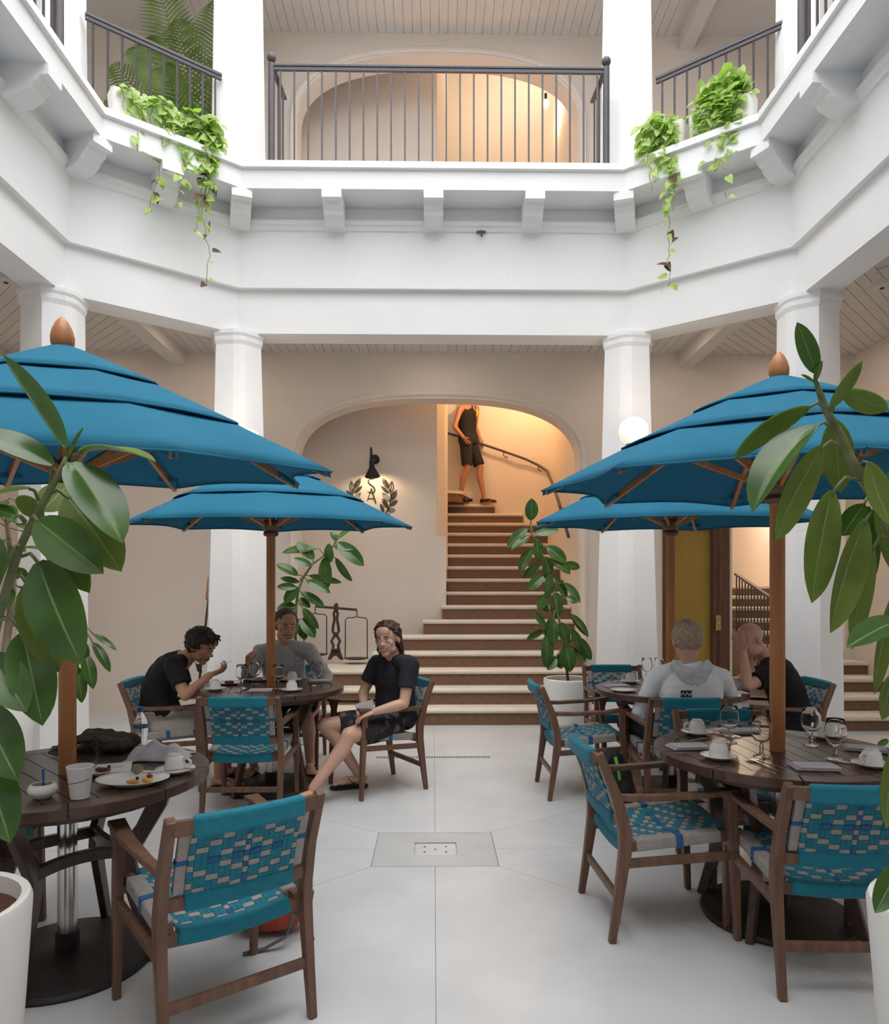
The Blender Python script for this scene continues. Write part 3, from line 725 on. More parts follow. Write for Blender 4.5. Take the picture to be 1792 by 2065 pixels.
def make_chair(label):
    t = thing('armchair', label, 'chair')
    W = .245
    for s in (-1, 1):
        x = s * W
        MB().ribbon([(x, -.275, 0), (x, -.245, .20), (x, -.22, .38), (x, -.222, .46), (x, -.255, .60), (x, -.33, .785)], [.028, .032, .036, .036, .034, .032], [.030, .040, .052, .052, .044, .034], up=(0, 1, 0)).build('leg', M_WOODB, t, local=True, bevel=.005, label='rear leg rising into the back post')
        x2 = s * (W + .012)
        MB().ribbon([(x2, .255, 0), (x2, .242, .30), (x2, .235, .42), (x2, .228, .56), (x2, .23, .615)], [.028, .034, .036, .036, .048], [.028, .038, .040, .040, .062], up=(0, 1, 0)).build('leg', M_WOODB, t, local=True, bevel=.005)
        MB().ribbon([(x, -.27, .60), (s * (W + .004), -.10, .598), (x2, .10, .608), (x2 - s * .004, .275, .628)], [.030, .036, .050, .062], [.030, .026, .024, .022]).build('armrest', M_WOODB, t, local=True, bevel=.006)
        MB().bar((x, -.235, .325), (x2, .243, .355), .024, .036).build('side_stretcher', M_WOODB, t, local=True, bevel=.004)
        # seat side rail with its cord wrap
        MB().bar((s * .222, -.215, .388), (s * .222, .23, .428), .030, .040).build('seat_rail', M_WOODB, t, local=True)
        wr = MB(); wr.ribbon([(s * .212, -.17, .394), (s * .212, .0, .409), (s * .212, .195, .427)], .056, .050)
        o = wr.build('side_wrap', M_GREY, t, local=True, bevel=.008)
        MB().bar((s * .212, .000, .4095), (s * .212, .03, .412), .0585, .053).build('wrap_stripe', M_BLUE, o, local=True)
        g = MB().ribbon([(s * .198, -.243, .528), (s * .198, -.277, .64), (s * .198, -.312, .735)], .036, .020, up=(0, 1, 0)).build('back_wrap', M_GREY, t, local=True, bevel=.005)
        MB().bar((s * .198, -.274, .628), (s * .198, -.2785, .644), .0385, .0225, up=(0, 1, 0)).build('wrap_stripe', M_BLUE, g, local=True)
    MB().bar((-W, -.245, .18), (W, -.245, .18), .022, .034).build('rear_stretcher', M_WOODB, t, local=True, bevel=.004)
    MB().bar((-W, .238, .40), (W, .238, .40), .026, .04).build('seat_rail', M_WOODB, t, local=True)
    bow = lambda x: -.028 * (1 - (x / .24) ** 2)
    def rail(y, z, h, d, nm):
        xs = [-.235 + .47 * k / 10 for k in range(11)]
        MB().ribbon([(x, y + bow(x), z) for x in xs], d, h).build(nm, M_WOODB, t, local=True)
    rail(-.325, .755, .046, .022, 'top_rail'); rail(-.232, .495, .040, .022, 'lower_rail')
    MB().ribbon([(-.235, -.205, .376), (-.08, -.21, .364), (.08, -.21, .364), (.235, -.205, .376)], .026, .04).build('seat_rail', M_WOODB, t, local=True)
    def wrap(y, z, h, d, w, sag=0.0):
        xs = [-w + 2 * w * k / 12 for k in range(13)]
        MB().ribbon([(x, y + (bow(x) if not sag else 0), z - sag * (1 - (x / w) ** 2)) for x in xs], d, h).build('end_wrap', M_TEAL, t, local=True, bevel=.010)
    wrap(-.325, .755, .066, .040, .180); wrap(-.234, .500, .058, .038, .180)
    wrap(-.205, .382, .052, .050, .19, .014); wrap(.232, .426, .052, .050, .19, .006)
    # woven back and seat: every strap runs over and under the others
    def weave(S, nc, nr, name):
        cc, cr = (nc - 1) / 2, (nr - 1) / 2
        over = lambda i, j: (lambda q: q == 1 or (q > 1 and q % 3 == 0))((int(abs(i - cc)) + 1) // 2 + int(abs(j - cr)))      # True: the cross strap shows
        def strap(fix, vert, n, m):
            mb = MB(); vs = []; fs = []; st_ = []
            for k in range(m):
                up = over(fix, k) if vert else over(k, fix)
                h = (-1 if up else 1) if vert else (1 if up else -1)
                for f in (.12, .88): st_.append(((k + f) / m, h))
            st_ = [(0, st_[0][1] * .3)] + st_ + [(1, st_[-1][1] * .3)]
            e = .47
            for tt, h in st_:
                for q, dz in ((-e, -1), (e, -1), (e, 1), (-e, 1)):
                    a = (fix + .5 + q) / n
                    p, nn = S(a, tt) if vert else S(tt, a)
                    vs.append(p + nn * (h * .0030 + dz * .0016))
            for k in range(len(st_) - 1):
                for q in range(4): fs.append((4 * k + q, 4 * k + (q + 1) % 4, 4 * k + 4 + (q + 1) % 4, 4 * k + 4 + q))
            col = M_BLUE if abs(fix - (cc if vert else cr)) < .6 else (M_TEAL if vert else M_GREY)
            mb.add(vs, fs).build(name, col, t, local=True)
        for i in range(nc): strap(i, True, nc, nr)
        for j in range(nr): strap(j, False, nr, nc)
    def Sb(u, v):
        x = lin(-.182, .182, u); z = lin(.522, .738, v); y = interp([(.5, -.236), (.62, -.270), (.75, -.322)], z) + bow(x)
        return Vector((x, y, z)), Vector((0, -.95, -.31))
    def Ss(u, v):
        x = lin(-.186, .186, u); y = lin(-.19, .215, v); z = lin(.398, .444, v) - .016 * (1 - (x / .19) ** 2) * (1 - v * .6)
        return Vector((x, y, z)), Vector((0, -.1, .99))
    weave(Sb, 19, 11, 'back_strap'); weave(Ss, 19, 17, 'seat_strap')
    return t
chair0 = make_chair('x'); kids(chair0)
CH = [  # rear-leg midpoint (x, y), facing angle of +Y (deg, 0 = away from camera, + = towards the left), label
    ('C1', None, None, 'large teal woven armchair in the foreground drawn up to the near left table'),
    ('C2', (-2.26, 2.95), -90, 'armchair at the left picture edge beside the near left table'),
    ('C3', (-1.225, 4.58), 0, 'empty armchair seen squarely from behind in front of the three seated men'),
    ('C4', (-2.20, 5.45), -90, 'armchair of the hunched man in black eating'),
    ('C5', (-1.20, 6.34), 180, 'armchair of the man in the grey shirt behind the far left table'),
    ('C6', (-.185, 5.46), 122, 'armchair of the long haired man beside the empty aisle'),
    ('C7', (.79, 5.19), -88, 'empty armchair left of the far right table, before the white plant pot'),
    ('C8', (1.57, 6.28), 180, 'empty armchair behind the far right table facing the camera'),
    ('C9', (1.60, 4.50), 0, 'armchair of the man in the white hoodie'),
    ('C10', (2.80, 5.34), 91, 'armchair behind the bald man'),
    ('C11', (.725, 3.21), -87, 'empty armchair seen from the side left of the near right table'),
    ('C12', (1.487, 2.53), -3, 'empty armchair cut by the right picture edge in the foreground'),
    ('C13', (1.60, 3.96), 180, 'armchair behind the near right table, its back showing between the glasses'),
]
a, b = PZ(350, 1653, .785), PZ(640, 1597, .785)
mid = (a + b) / 2; dr_ = (b - a).normalized(); fwd = Vector((-dr_.y, dr_.x))
C1ang = math.degrees(math.atan2(-fwd.x, fwd.y))
CHAIRS = {}
first = True
for key, pos, ang, lab in CH:
    if key == 'C1': ang = C1ang; o = Vector((mid.x, mid.y, 0)) + Vector((fwd.x, fwd.y, 0)) * .33
    else:
        r = math.radians(ang); f = Vector((-math.sin(r), math.cos(r), 0)); o = Vector((*pos, 0)) + f * .275
    if first: chair0.location = o; chair0.rotation_euler = (0, 0, math.radians(ang)); chair0['label'] = lab; chair0['group'] = 'teal woven armchairs'; CHAIRS[key] = chair0; first = False
    else: CHAIRS[key] = dup(chair0, o, math.radians(ang), lab, 'teal woven armchairs')
# ---- tables
def make_table(label):
    t = thing('dining_table', label, 'table'); R0 = .532; zt = .74
    n = 10
    for k in range(n):      # rim segments
        a0, a1 = 2 * PI * k / n + .004, 2 * PI * (k + 1) / n - .004
        arc = [a0 + (a1 - a0) * q / 6 for q in range(7)]
        poly = [(R0 * math.cos(a), R0 * math.sin(a)) for a in arc] + [(.445 * math.cos(a), .445 * math.sin(a)) for a in arc[::-1]]
        MB().prism(poly, zt - .038, zt).build('rim_segment', M_WOODD, t, local=True, bevel=.003)
    ns = 11; w = 2 * .441 / ns
    for k in range(ns):     # parallel slats
        x0, x1 = -.441 + k * w + .0022, -.441 + (k + 1) * w - .0022
        xs = [lin(x0, x1, q / 4) for q in range(5)]
        yy = [math.sqrt(max(0, .441 ** 2 - x * x)) for x in xs]
        poly = [(x, -y) for x, y in zip(xs, yy)] + [(x, y) for x, y in zip(xs[::-1], yy[::-1])]
        MB().prism(poly, zt - .024, zt - .001).build('slat', M_WOODD, t, local=True)
    ap = MB(); 
    ap.lathe([(.40, .66), (.425, .66), (.425, .715), (.40, .715)], 32).build('apron', M_WOODD, t, local=True)
    for k in range(4):
        an = PI / 4 + k * PI / 2; c, s = math.cos(an), math.sin(an)
        prof = [(.375, .70), (.355, .62), (.300, .52), (.245, .44), (.235, .38), (.27, .25), (.345, .0)]
        MB().ribbon([(r * c, r * s, z) for r, z in prof], [.032] * 7, [.085, .072, .062, .075, .070, .058, .044], up=(c, s, 0.2)).build('leg', M_WOODD, t, local=True, bevel=.005)
        a2 = an + PI / 2; p0 = Vector((.24 * c, .24 * s, .43)); p1 = Vector((.24 * math.cos(a2), .24 * math.sin(a2), .43)); m_ = (p0 + p1) / 2 * .62; m_.z = .455
        pts = [p0 * (1 - q) ** 2 + m_ * 2 * q * (1 - q) + p1 * q * q for q in [i / 8 for i in range(9)]]
        MB().ribbon(pts, .030, .045).build('stretcher', M_WOODD, t, local=True, bevel=.004)
    return t
tab0 = make_table('round dark wood table with leftover breakfast dishes at the left edge'); kids(tab0)
TB = {'NL': PZ(136, 1558, .74), 'NR': PZ(1567, 1513, .74), 'FL': PZ(546, 1385, .74), 'FR': PZ(1352, 1388, .74)}
for k in TB: TB[k] = Vector((TB[k].x, TB[k].y, 0))
TABLES = {'NL': tab0}
tab0.location = TB['NL']; tab0.rotation_euler = (0, 0, math.radians(45)); tab0['group'] = 'round slatted tables'
TABLES['NR'] = dup(tab0, TB['NR'], math.radians(2), 'round dark wood table set with upturned cups and goblets at the right edge', 'round slatted tables')
TABLES['FL'] = dup(tab0, TB['FL'], math.radians(12), 'round dark wood table between the three seated men', 'round slatted tables')
TABLES['FR'] = dup(tab0, TB['FR'], math.radians(20), 'round dark wood table of the hooded man and the bald man', 'round slatted tables')
# ---- parasols
def make_parasol(label):
    t = thing('parasol', label, 'parasol'); RA, ZA, ZR, NR = 1.05, 2.41, 1.925, 8
    zc = lambda r: ZA - (ZA - ZR) * (r / RA) ** 1.06
    def tier(r0, r1, lift0, lift1, nm, cut, sag, nrad=5, nseg=10):
        vs = []; fs = []; n = NR * nseg
        for i in range(nrad + 1):
            fr = i / nrad; r = lin(r0, r1, fr)
            for k in range(n):
                seg, q = k // nseg, (k % nseg) / nseg; b_ = math.sin(PI * q); a_ = 2 * PI * k / n
                flat = math.cos(PI / NR) / math.cos(a_ - (seg + .5) * 2 * PI / NR)
                rr = r * flat * (1 - cut * b_ * fr ** 3)
                z = zc(r) + lin(lift0, lift1, fr) - sag * b_ * fr ** 2
                vs.append((rr * math.sin(a_), -rr * math.cos(a_), z))
        for i in range(nrad):
            for k in range(n): fs.append((i * n + k, i * n + (k + 1) % n, (i + 1) * n + (k + 1) % n, (i + 1) * n + k))
        o = MB().add(vs, fs).build(nm, M_CANVAS, t, local=True, smooth='auto')
        so = o.modifiers.new('cloth', 'SOLIDIFY'); so.thickness = .004; so.offset = 1
        # seam piping along the rim
        rim = vs[-n:]
        MB().tube(rim + [rim[0]], .0045, 5, cap=False).build('hem', M_CANVAS, o, local=True, smooth=True)
        return o
    tier(.58, RA, 0, 0, 'canopy', .085, -.012)
    tier(.30, .68, .006, .010, 'vent_flap', -.025, -.004)
    tier(.012, .36, .012, .017, 'vent_flap', -.04, .0)
    for k in range(NR):
        a_ = 2 * PI * k / NR; d = Vector((math.sin(a_), -math.cos(a_), 0))
        pts = [d * r + V(0, 0, zc(r) - .018) for r in (.05, .35, .7, 1.03)]
        MB().ribbon(pts, .020, .026).build('rib', M_WOODO, t, local=True)
        MB().bar(d * .045 + V(0, 0, 1.925), d * .55 + V(0, 0, zc(.55) - .035), .016, .022).build('strut', M_WOODO, t, local=True)
        pk = MB(); q = d * 1.0
        pk.slab([q + d * .045 + V(0, 0, zc(1.045) - .004), q + d * -.07 + Vector((-d.y, d.x, 0)) * .05 + V(0, 0, zc(.93) - .008), q + d * -.07 - Vector((-d.y, d.x, 0)) * .05 + V(0, 0, zc(.93) - .008)], (0, 0, -.022))
        pk.build('corner_pocket', M_CANVAS, t, local=True)
    MB().lathe([(.03, 2.27), (.055, 2.28), (.055, 2.36), (.03, 2.375)], 20).build('hub', M_WOODB, t, local=True, smooth='auto')
    MB().lathe([(.034, 1.845), (.05, 1.85), (.056, 1.865), (.05, 1.88), (.044, 1.885), (.05, 1.895), (.060, 1.915), (.060, 1.95), (.05, 1.965), (.034, 1.97)], 20).build('runner', M_WOODB, t, local=True, smooth='auto')
    MB().lathe([(0, .69), (.0325, .69), (.0325, 2.39), (0, 2.40)], 20).build('pole', M_WOODO, t, local=True, smooth='auto')
    MB().lathe([(0, 2.405), (.034, 2.405), (.043, 2.42), (.044, 2.445), (.037, 2.475), (.022, 2.505), (.006, 2.522), (0, 2.524)], 20).build('finial', M_WOODO, t, local=True, smooth='auto')
    MB().lathe([(0, 0), (.325, 0), (.330, .012), (.32, .026), (.20, .04), (.07, .046), (.06, .05), (0, .05)], 48).build('base_disc', M_BLACK, t, local=True, smooth='auto')
    MB().lathe([(.033, .05), (.044, .05), (.044, .115), (.033, .12)], 24).build('collar', M_BLACK, t, local=True, smooth='auto')
    MB().lathe([(0, .05), (.036, .05), (.036, .70), (0, .70)], 24).build('steel_tube', M_CHROME, t, local=True, smooth='auto')
    return t
par0 = make_parasol('blue parasol with a large wooden finial at the upper left'); kids(par0)
def tilt(t, deg, kid):
    """canopy leaning towards the camera at its tilt joint"""
    ax_ = Matrix.Rotation(-t.rotation_euler.z, 3, 'Z') @ V(1, 0, 0); pv = Matrix.Translation((0, 0, 1.96)); M_ = pv @ Matrix.Rotation(math.radians(deg), 4, ax_) @ pv.inverted()
    for c in kid:
        if c.name.split('.')[0] in ('canopy', 'vent_flap', 'rib', 'strut', 'corner_pocket', 'hub', 'finial'): c.matrix_basis = M_
par0.location = TB['NL']; par0.rotation_euler = (0, 0, math.radians(-3)); par0['group'] = 'blue parasols'
dup(par0, TB['NR'], math.radians(-12), 'blue parasol behind the tall rubber plant at the right', 'blue parasols')
dup(par0, TB['FL'], math.radians(10), 'blue parasol over the three men at the far left table', 'blue parasols')
dup(par0, TB['FR'], math.radians(15), 'blue parasol over the hooded man, half hidden by the nearer one', 'blue parasols')
for o in [q for q in bpy.data.objects if q.name.startswith('parasol')]:
    tilt(o, {0: 4.5, 1: 1.5, 2: 2.0, 3: 2.0}[int(o.name[8:] or 0)], [c for c in bpy.data.objects if c.parent == o])
# ------------------------------------------------------------------ plants
M_LEAFT = thin_mat('rubber_leaf_top', (0.045, 0.105, 0.022), (0.070, 0.150, 0.030), .15, 9, .22, .22, (.10, .30, .02), spec=.6)
M_LEAFB = thin_mat('rubber_leaf_underside', (0.15, 0.205, 0.045), (0.19, 0.25, 0.055), .12, 9, .5, .36, (.30, .55, .04))
M_RIB = mat('leaf_midrib', (0.17, 0.24, 0.07), .5, .1, 10)
M_STEM = mat('green_stem', (0.12, 0.17, 0.05), .6, .2, 25, .3, 80, col2=(.16, .17, .08))
M_BARK = mat('pale_bark', (0.30, 0.24, 0.18), .8, .25, 12, .4, 60)
M_POTHOS = thin_mat('pothos_leaf', (0.26, 0.44, 0.06), (0.58, 0.66, 0.28), .15, 22, .35, .35, (.45, .75, .08), spec=.5)
M_VINE = mat('pothos_vine', (0.25, 0.28, 0.10), .6, .2, 20)
M_DRY = mat('withered_leaf', (0.10, 0.055, 0.03), .8, .3, 20)
M_PALM = thin_mat('palm_frond', (0.085, 0.14, 0.035), (0.14, 0.21, 0.05), .2, 6, .45, .25, (.22, .40, .05))
def leaf_mesh(mb, base, tip, W, nrm, droop=.1, fold=.18, twist=0.0, ns=12):
    """leathery oblong leaf from base to tip, upper face towards nrm"""
    base, tip, nrm = Vector(base), Vector(tip), Vector(nrm)
    d = tip - base; L = d.length; e = d.normalized()
    s = e.cross(nrm)
    if s.length < 1e-3: s = e.cross(V(.3, .2, 1))
    s.normalize(); n = s.cross(e)
    ctrl = (base + tip) / 2 + n * (droop * L)
    def prof(t): return (math.sin(PI * min(1, t * .985 + .015) ** .92) ** .62) * (1 if t < .9 else lin(1, .35, (t - .9) / .1) if t < .999 else 0.06)
    rows = []
    us = (-1, -.62, -.3, -.045, .045, .3, .62, 1)
    for k in range(ns + 1):
        t = k / ns
        c = base * (1 - t) ** 2 + ctrl * 2 * t * (1 - t) + tip * t * t
        tan = ((ctrl - base) * (1 - t) + (tip - ctrl) * t).normalized()
        a = twist * t; ss = s * math.cos(a) + tan.cross(s) * math.sin(a); nn = ss.cross(tan)
        w = W / 2 * prof(t)
        rows.append([(c + ss * (u * w) + nn * (fold * abs(u) * w - (.012 * L if abs(u) < .1 else 0) * 0), nn) for u in us])
    # drip tip
    m = len(us); vs = []; fs = []
    for layer, off in ((0, .0007), (1, -.0007)):
        for r in rows: vs += [p + nn * off for p, nn in r]
    N_ = (ns + 1) * m
    idx = []
    for k in range(ns):
        for j in range(m - 1):
            a = k * m + j
            idx.append(((a, a + 1, a + m + 1, a + m), 2 if j == 3 else 0))
            idx.append(((N_ + a, N_ + a + m, N_ + a + m + 1, N_ + a + 1), 2 if j == 3 else 1))
    o = len(mb.v); mb.v += [tuple(p) for p in vs]
    for f, mi in idx: mb.f.append([i + o for i in f]); mb.m.append(mi)
    t2 = tip + (tip - ctrl).normalized() * (.035 * L)
    return mb
LM = [M_LEAFT, M_LEAFB, M_RIB, M_STEM]
def leaf(parent, base, tip, W, nrm, pet=None, droop=.1, fold=.18, twist=0, mats=None, pr=.004):
    mb = MB(); leaf_mesh(mb, base, tip, W, nrm, droop, fold, twist)
    if pet is not None:
        mb.cm = 3; b, p = Vector(base), Vector(pet); q = (b + p) / 2 + V(0, 0, .25 * (b - p).length)
        mb.tube([p, p.lerp(q, .6), q, q.lerp(b, .5), b + (Vector(tip) - b) * .03], pr, 6)
    return mb.build('leaf', mats or LM, parent, smooth=True, fix=False)
def pot(t, c, rb, rt, h, mat_=None):
    th = .028
    MB().lathe([(0, 0), (rb * .92, 0), (rb, .015), (lin(rb, rt, .5) * 1.015, h * .5), (rt, h - .02), (rt - .006, h - .004), (rt - .014, h), (rt - th, h - .006), (rt - th - .004, h - .06), (0, h - .065)], 40, c).build('pot', mat_ or M_POT, t, smooth='auto')
    MB().lathe([(0, h - .045), (rt * .5, h - .04), (rt - th - .003, h - .052)], 24, c).build('soil', M_SOIL, t, smooth=True)
def near_stem(t, pts, r, m):
    return MB().tube(pts, r, 10).build('stem', m, t, smooth=True)
CAMV = V(0, -1, 0)
# near left rubber plant --------------------------------------------------
PY, HP = 1.90, .64
pc = P(-150, 1800, PY)
nl = thing('rubber_plant', 'big rubber plant in a white pot at the left picture edge', 'plant', (pc.x, PY, 0), group='potted rubber plants')
pot(nl, (pc.x, PY, 0), .20, .245, HP)
D = 1.64
stp = [(-150, 1830, 1.90), (-120, 1600, 1.86), (-40, 1400, 1.80), (-5, 1250, 1.74), (22, 1160, 1.70), (38, 1110, 1.68), (60, 1062, 1.66), (80, 1028, 1.65), (100, 990, 1.645), (118, 957, 1.64), (134, 922, 1.64)]
near_stem(nl, [P(*q) for q in stp], [.014, .013, .012, .011, .010, .009, .0085, .008, .0075, .007, .005], M_STEM)
NLL = [  # base px, tip px, depth base, depth tip, width m, normal, petiole px or None, droop, fold
    ((129, 905), (4, 714), 1.64, 1.60, .075, (.8, -.3, .5), (131, 925), -.03, .7),
    ((137, 925), (169, 862), 1.64, 1.63, .018, (-.5, -.8, .2), None, 0, .5),
    ((106, 938), (-55, 868), 1.63, 1.62, .095, (.25, -.62, .75), (101, 985), .10, .15),
    ((162, 914), (314, 932), 1.64, 1.60, .090, (-.05, -.12, 1), (138, 948), .16, .25, 1),
    ((144, 934), (247, 1096), 1.62, 1.55, .125, (.55, -.72, .45), (118, 960), .10, .22),
    ((62, 985), (-60, 1022), 1.65, 1.62, .070, (-.1, -.35, .9), (78, 1010), .12, .2, 1),
    ((86, 1030), (139, 976), 1.72, 1.78, .085, (.3, -.9, .3), None, .02, .1, 1),
    ((34, 1003), (90, 1042), 1.73, 1.75, .055, (.1, -.9, -.2), None, .02, .1, 1),
    ((136, 1003), (245, 1153), 1.68, 1.66, .125, (.5, -.85, .1), (97, 998), .14, .12, 1),
    ((75, 1050), (209, 1157), 1.62, 1.57, .115, (-.25, -.82, .55), (62, 1046), .06, .2),
    ((92, 1073), (181, 1196), 1.66, 1.65, .080, (.5, -.8, .0), (60, 1066), .14, .15, 1),
    ((78, 1134), (165, 1340), 1.62, 1.55, .145, (-.1, -.95, .3), (44, 1122), .08, .15),
    ((55, 1178), (118, 1356), 1.66, 1.64, .105, (.35, -.9, -.15), (30, 1165), .10, .12, 1),
    ((36, 1100), (-24, 1258), 1.62, 1.58, .085, (-.75, -.65, .2), (40, 1108), .06, .15),
    ((32, 1040), (-45, 1028), 1.62, 1.60, .060, (.1, -.55, .8), (52, 1052), .10, .15),
    ((46, 1278), (86, 1464), 1.66, 1.60, .115, (.45, -.85, .25), (0, 1250), .14, .28),
    ((-22, 1318), (54, 1436), 1.62, 1.57, .105, (.35, -.85, .4), (-20, 1310), .05, .12),
    ((-40, 1420), (36, 1574), 1.64, 1.57, .120, (.3, -.9, .35), (-42, 1400), .08, .15),
    ((-34, 1530), (21, 1700), 1.66, 1.58, .110, (.55, -.8, .2), (-50, 1510), .12, .2),
    ((-12, 1360), (22, 1424), 1.75, 1.75, .080, (.2, -.9, .2), None, .1, .1),
    ((-60, 1070), (-5, 1180), 1.7, 1.66, .12, (.3, -.9, .3), None, .1, .1),
]
def place(t, rows, wk=.86):
    for b, tp, db, dt, W, nr_, pet, drp, fo, *fl_ in rows:
        if fl_: nr_ = tuple(-q for q in nr_); drp = -drp; fo = -fo
        leaf(t, P(*b, db), P(*tp, dt), W * wk, nr_, P(*pet, db + .02) if pet else None, drp, fo)
place(nl, NLL)
# near right rubber plant ---------------------------------------------------
pc = P(1950, 1840, PY)
nr = thing('rubber_plant', 'tall rubber plant in a white pot at the right picture edge', 'plant', (pc.x, PY, 0), group='potted rubber plants')
pot(nr, (pc.x, PY, 0), .185, .235, .62)
def q4(x, y): return (1460 + x / 2.949, 640 + y / 2.949)
stq = [(1950, 1860, 1.90), (1930, 1500, 1.88), (1885, 1250, 1.86), (1825, 1110, 1.84)] + [(*q4(x, y), 1.82) for x, y in ((979, 1215), (940, 1140), (870, 1030), (800, 930), (745, 830), (690, 700), (625, 590), (600, 540), (568, 450), (545, 385), (538, 340))]
near_stem(nr, [P(*q) for q in stq], [.018, .017, .016, .015, .015, .014, .014, .013, .012, .011, .010, .0095, .008, .006, .004], M_STEM)
NRR = [((545, 332), (432, 28), 1.82, 1.80, .072, (-.25, -.9, .25), None, .03, .12),
    ((540, 388), (582, 256), 1.81, 1.80, .022, (-.6, -.7, .2), None, .02, .5),
    ((538, 388), (456, 341), 1.81, 1.80, .024, (0, -.7, .6), None, -.05, .4),
    ((628, 540), (822, 258), 1.80, 1.74, .085, (.55, -.8, -.2), (635, 580), -.04, .15, 1),
    ((700, 440), (974, 548), 1.84, 1.86, .080, (-.15, -.75, -.55), (640, 560), .18, .12, 1),
    ((505, 535), (52, 838), 1.80, 1.74, .082, (.35, -.8, -.35), (602, 545), -.14, .15, 1),
    ((545, 648), (168, 1160), 1.79, 1.72, .150, (-.72, -.50, .38), (642, 664), .13, .55),
    ((582, 770), (300, 1332), 1.78, 1.70, .125, (.30, -.92, -.10), (692, 772), -.07, .15, 1),
    ((642, 1035), (520, 1700), 1.79, 1.72, .150, (.25, -.95, -.05), (800, 968), -.05, .14, 1),
    ((655, 610), (690, 1045), 1.88, 1.90, .115, (-.25, -.95, .05), None, -.03, .12, 1),
    ((836, 1205), (630, 1878), 1.78, 1.71, .150, (.42, -.82, .1), (952, 1160), -.06, .35, 1),
    ((882, 1372), (758, 1975), 1.80, 1.74, .105, (.35, -.92, .0), (979, 1300), -.06, .16, 1),
    ((830, 1112), (700, 1300), 1.88, 1.88, .085, (-.2, -.95, .2), (870, 1075), -.1, .2),
    ((850, 1125), (865, 1600), 1.90, 1.92, .085, (.1, -.98, .1), None, .03, .12),
    ((858, 862), (1010, 1260), 1.80, 1.76, .110, (.2, -.9, -.3), (798, 885), -.10, .2, 1),
    ((905, 1010), (990, 1500), 1.86, 1.86, .080, (.3, -.9, -.2), (880, 1010), -.05, .2, 1)]
place(nr, [(q4(*b), q4(*tp), db, dt, W, n_, q4(*pet) if pet else None, dr2, fo, *fl_) for b, tp, db, dt, W, n_, pet, dr2, fo, *fl_ in NRR], .72)
place(nr, [((1815, 1250), (1706, 1306), 1.74, 1.68, .085, (-.15, -.65, .75), (1850, 1240), .08, .3),
    ((1806, 1190), (1762, 1400), 1.80, 1.76, .085, (.4, -.9, -.1), (1850, 1180), -.06, .3, 1),
    ((1800, 1360), (1778, 1452), 1.80, 1.78, .075, (.3, -.9, .1), None, -.05, .2, 1),
    ((1812, 1500), (1786, 1672), 1.78, 1.74, .105, (.3, -.9, .0), (1862, 1480), -.08, .2, 1),
    ((1820, 1740), (1764, 1842), 1.76, 1.72, .075, (-.2, -.8, .5), (1866, 1720), -.08, .2),
    ((1790, 1492), (1768, 1503), 1.80, 1.80, .02, (0, -.9, .3), None, .1, .3),
    ((1840, 900), (1780, 1010), 1.86, 1.84, .10, (.3, -.9, .1), None, .05, .2)], .8)
# plants by the staircase ----------------------------------------------------
def q6(x, y): return (560 + x / 2.56, 700 + y / 2.56)
def q1(x, y): return (700 + x / 3.3185, 1150 + y / 3.3185)
def mid_plant(name_label, pcx, yy, h, rt, stem, rows, conv, scale):
    c = P(pcx, 1400, yy)
    t = thing('rubber_plant', name_label, 'plant', (c.x, yy, 0), group='potted rubber plants')
    pot(t, (c.x, yy, 0), rt * .78, rt, h)
    near_stem(t, [V(c.x, yy, h - .07)] + [P(*conv(*q), yy) for q in stem[::-1]], [.014] + [lin(.014, .006, k / len(stem)) for k in range(len(stem))], M_STEM)
    rnd = random.Random(3)
    for row in rows:
        b, tp, W = row[0], row[1], row[2]; cv = row[3] if len(row) > 3 else conv
        sc_ = {q6: 2.56, q1: 3.3185}[cv]
        off = rnd.uniform(-.12, .06); nrm = V(rnd.uniform(-.5, .5), -.8, rnd.uniform(.0, .7))
        B_ = P(*cv(*b), yy + off * .5); T_ = P(*cv(*tp), yy + off)
        st_ = min((P(*conv(*q), yy) for q in stem), key=lambda p: (p - B_).length)
        Lr = (B_ - T_).length
        leaf(t, B_, T_, max(W / sc_ * yy / F * 1.12, .055), nrm, st_ if (st_ - B_).length < .25 else None, rnd.uniform(.03, .14), .2, pr=.005)
    return t
mid_plant('rubber plant beside the staircase behind the man in the grey shirt', 590, 6.85, .55, .22,
    [(330, 950), (290, 1020), (240, 1075), (180, 1120), (130, 1190), (105, 1260), (95, 1330), (92, 1450), (90, 1600)],
    [((310, 1010), (445, 1130), 70), ((300, 1090), (385, 1210), 40), ((270, 1112), (265, 1012), 50), ((243, 1088), (250, 1260), 62), ((185, 1095), (92, 1008), 58), ((195, 1040), (20, 1062), 48), ((178, 1132), (80, 1090), 35),
     ((102, 1178), (-10, 1122), 50), ((150, 1205), (272, 1270), 45), ((165, 1180), (332, 1216), 35), ((110, 1215), (12, 1192), 32), ((95, 1240), (-5, 1238), 38), ((102, 1238), (34, 1322), 52), ((122, 1268), (242, 1342), 50), ((100, 1300), (168, 1345), 45),
     ((95, 1345), (-5, 1350), 60), ((132, 1350), (212, 1456), 42), ((122, 1402), (192, 1502), 60), ((112, 1430), (142, 1512), 50), ((300, 990), (378, 942), 32), ((300, 1000), (272, 950), 32), ((290, 1030), (395, 1040), 40), ((92, 1380), (30, 1450), 50), ((100, 1420), (60, 1500), 50)], q6, 2.56)
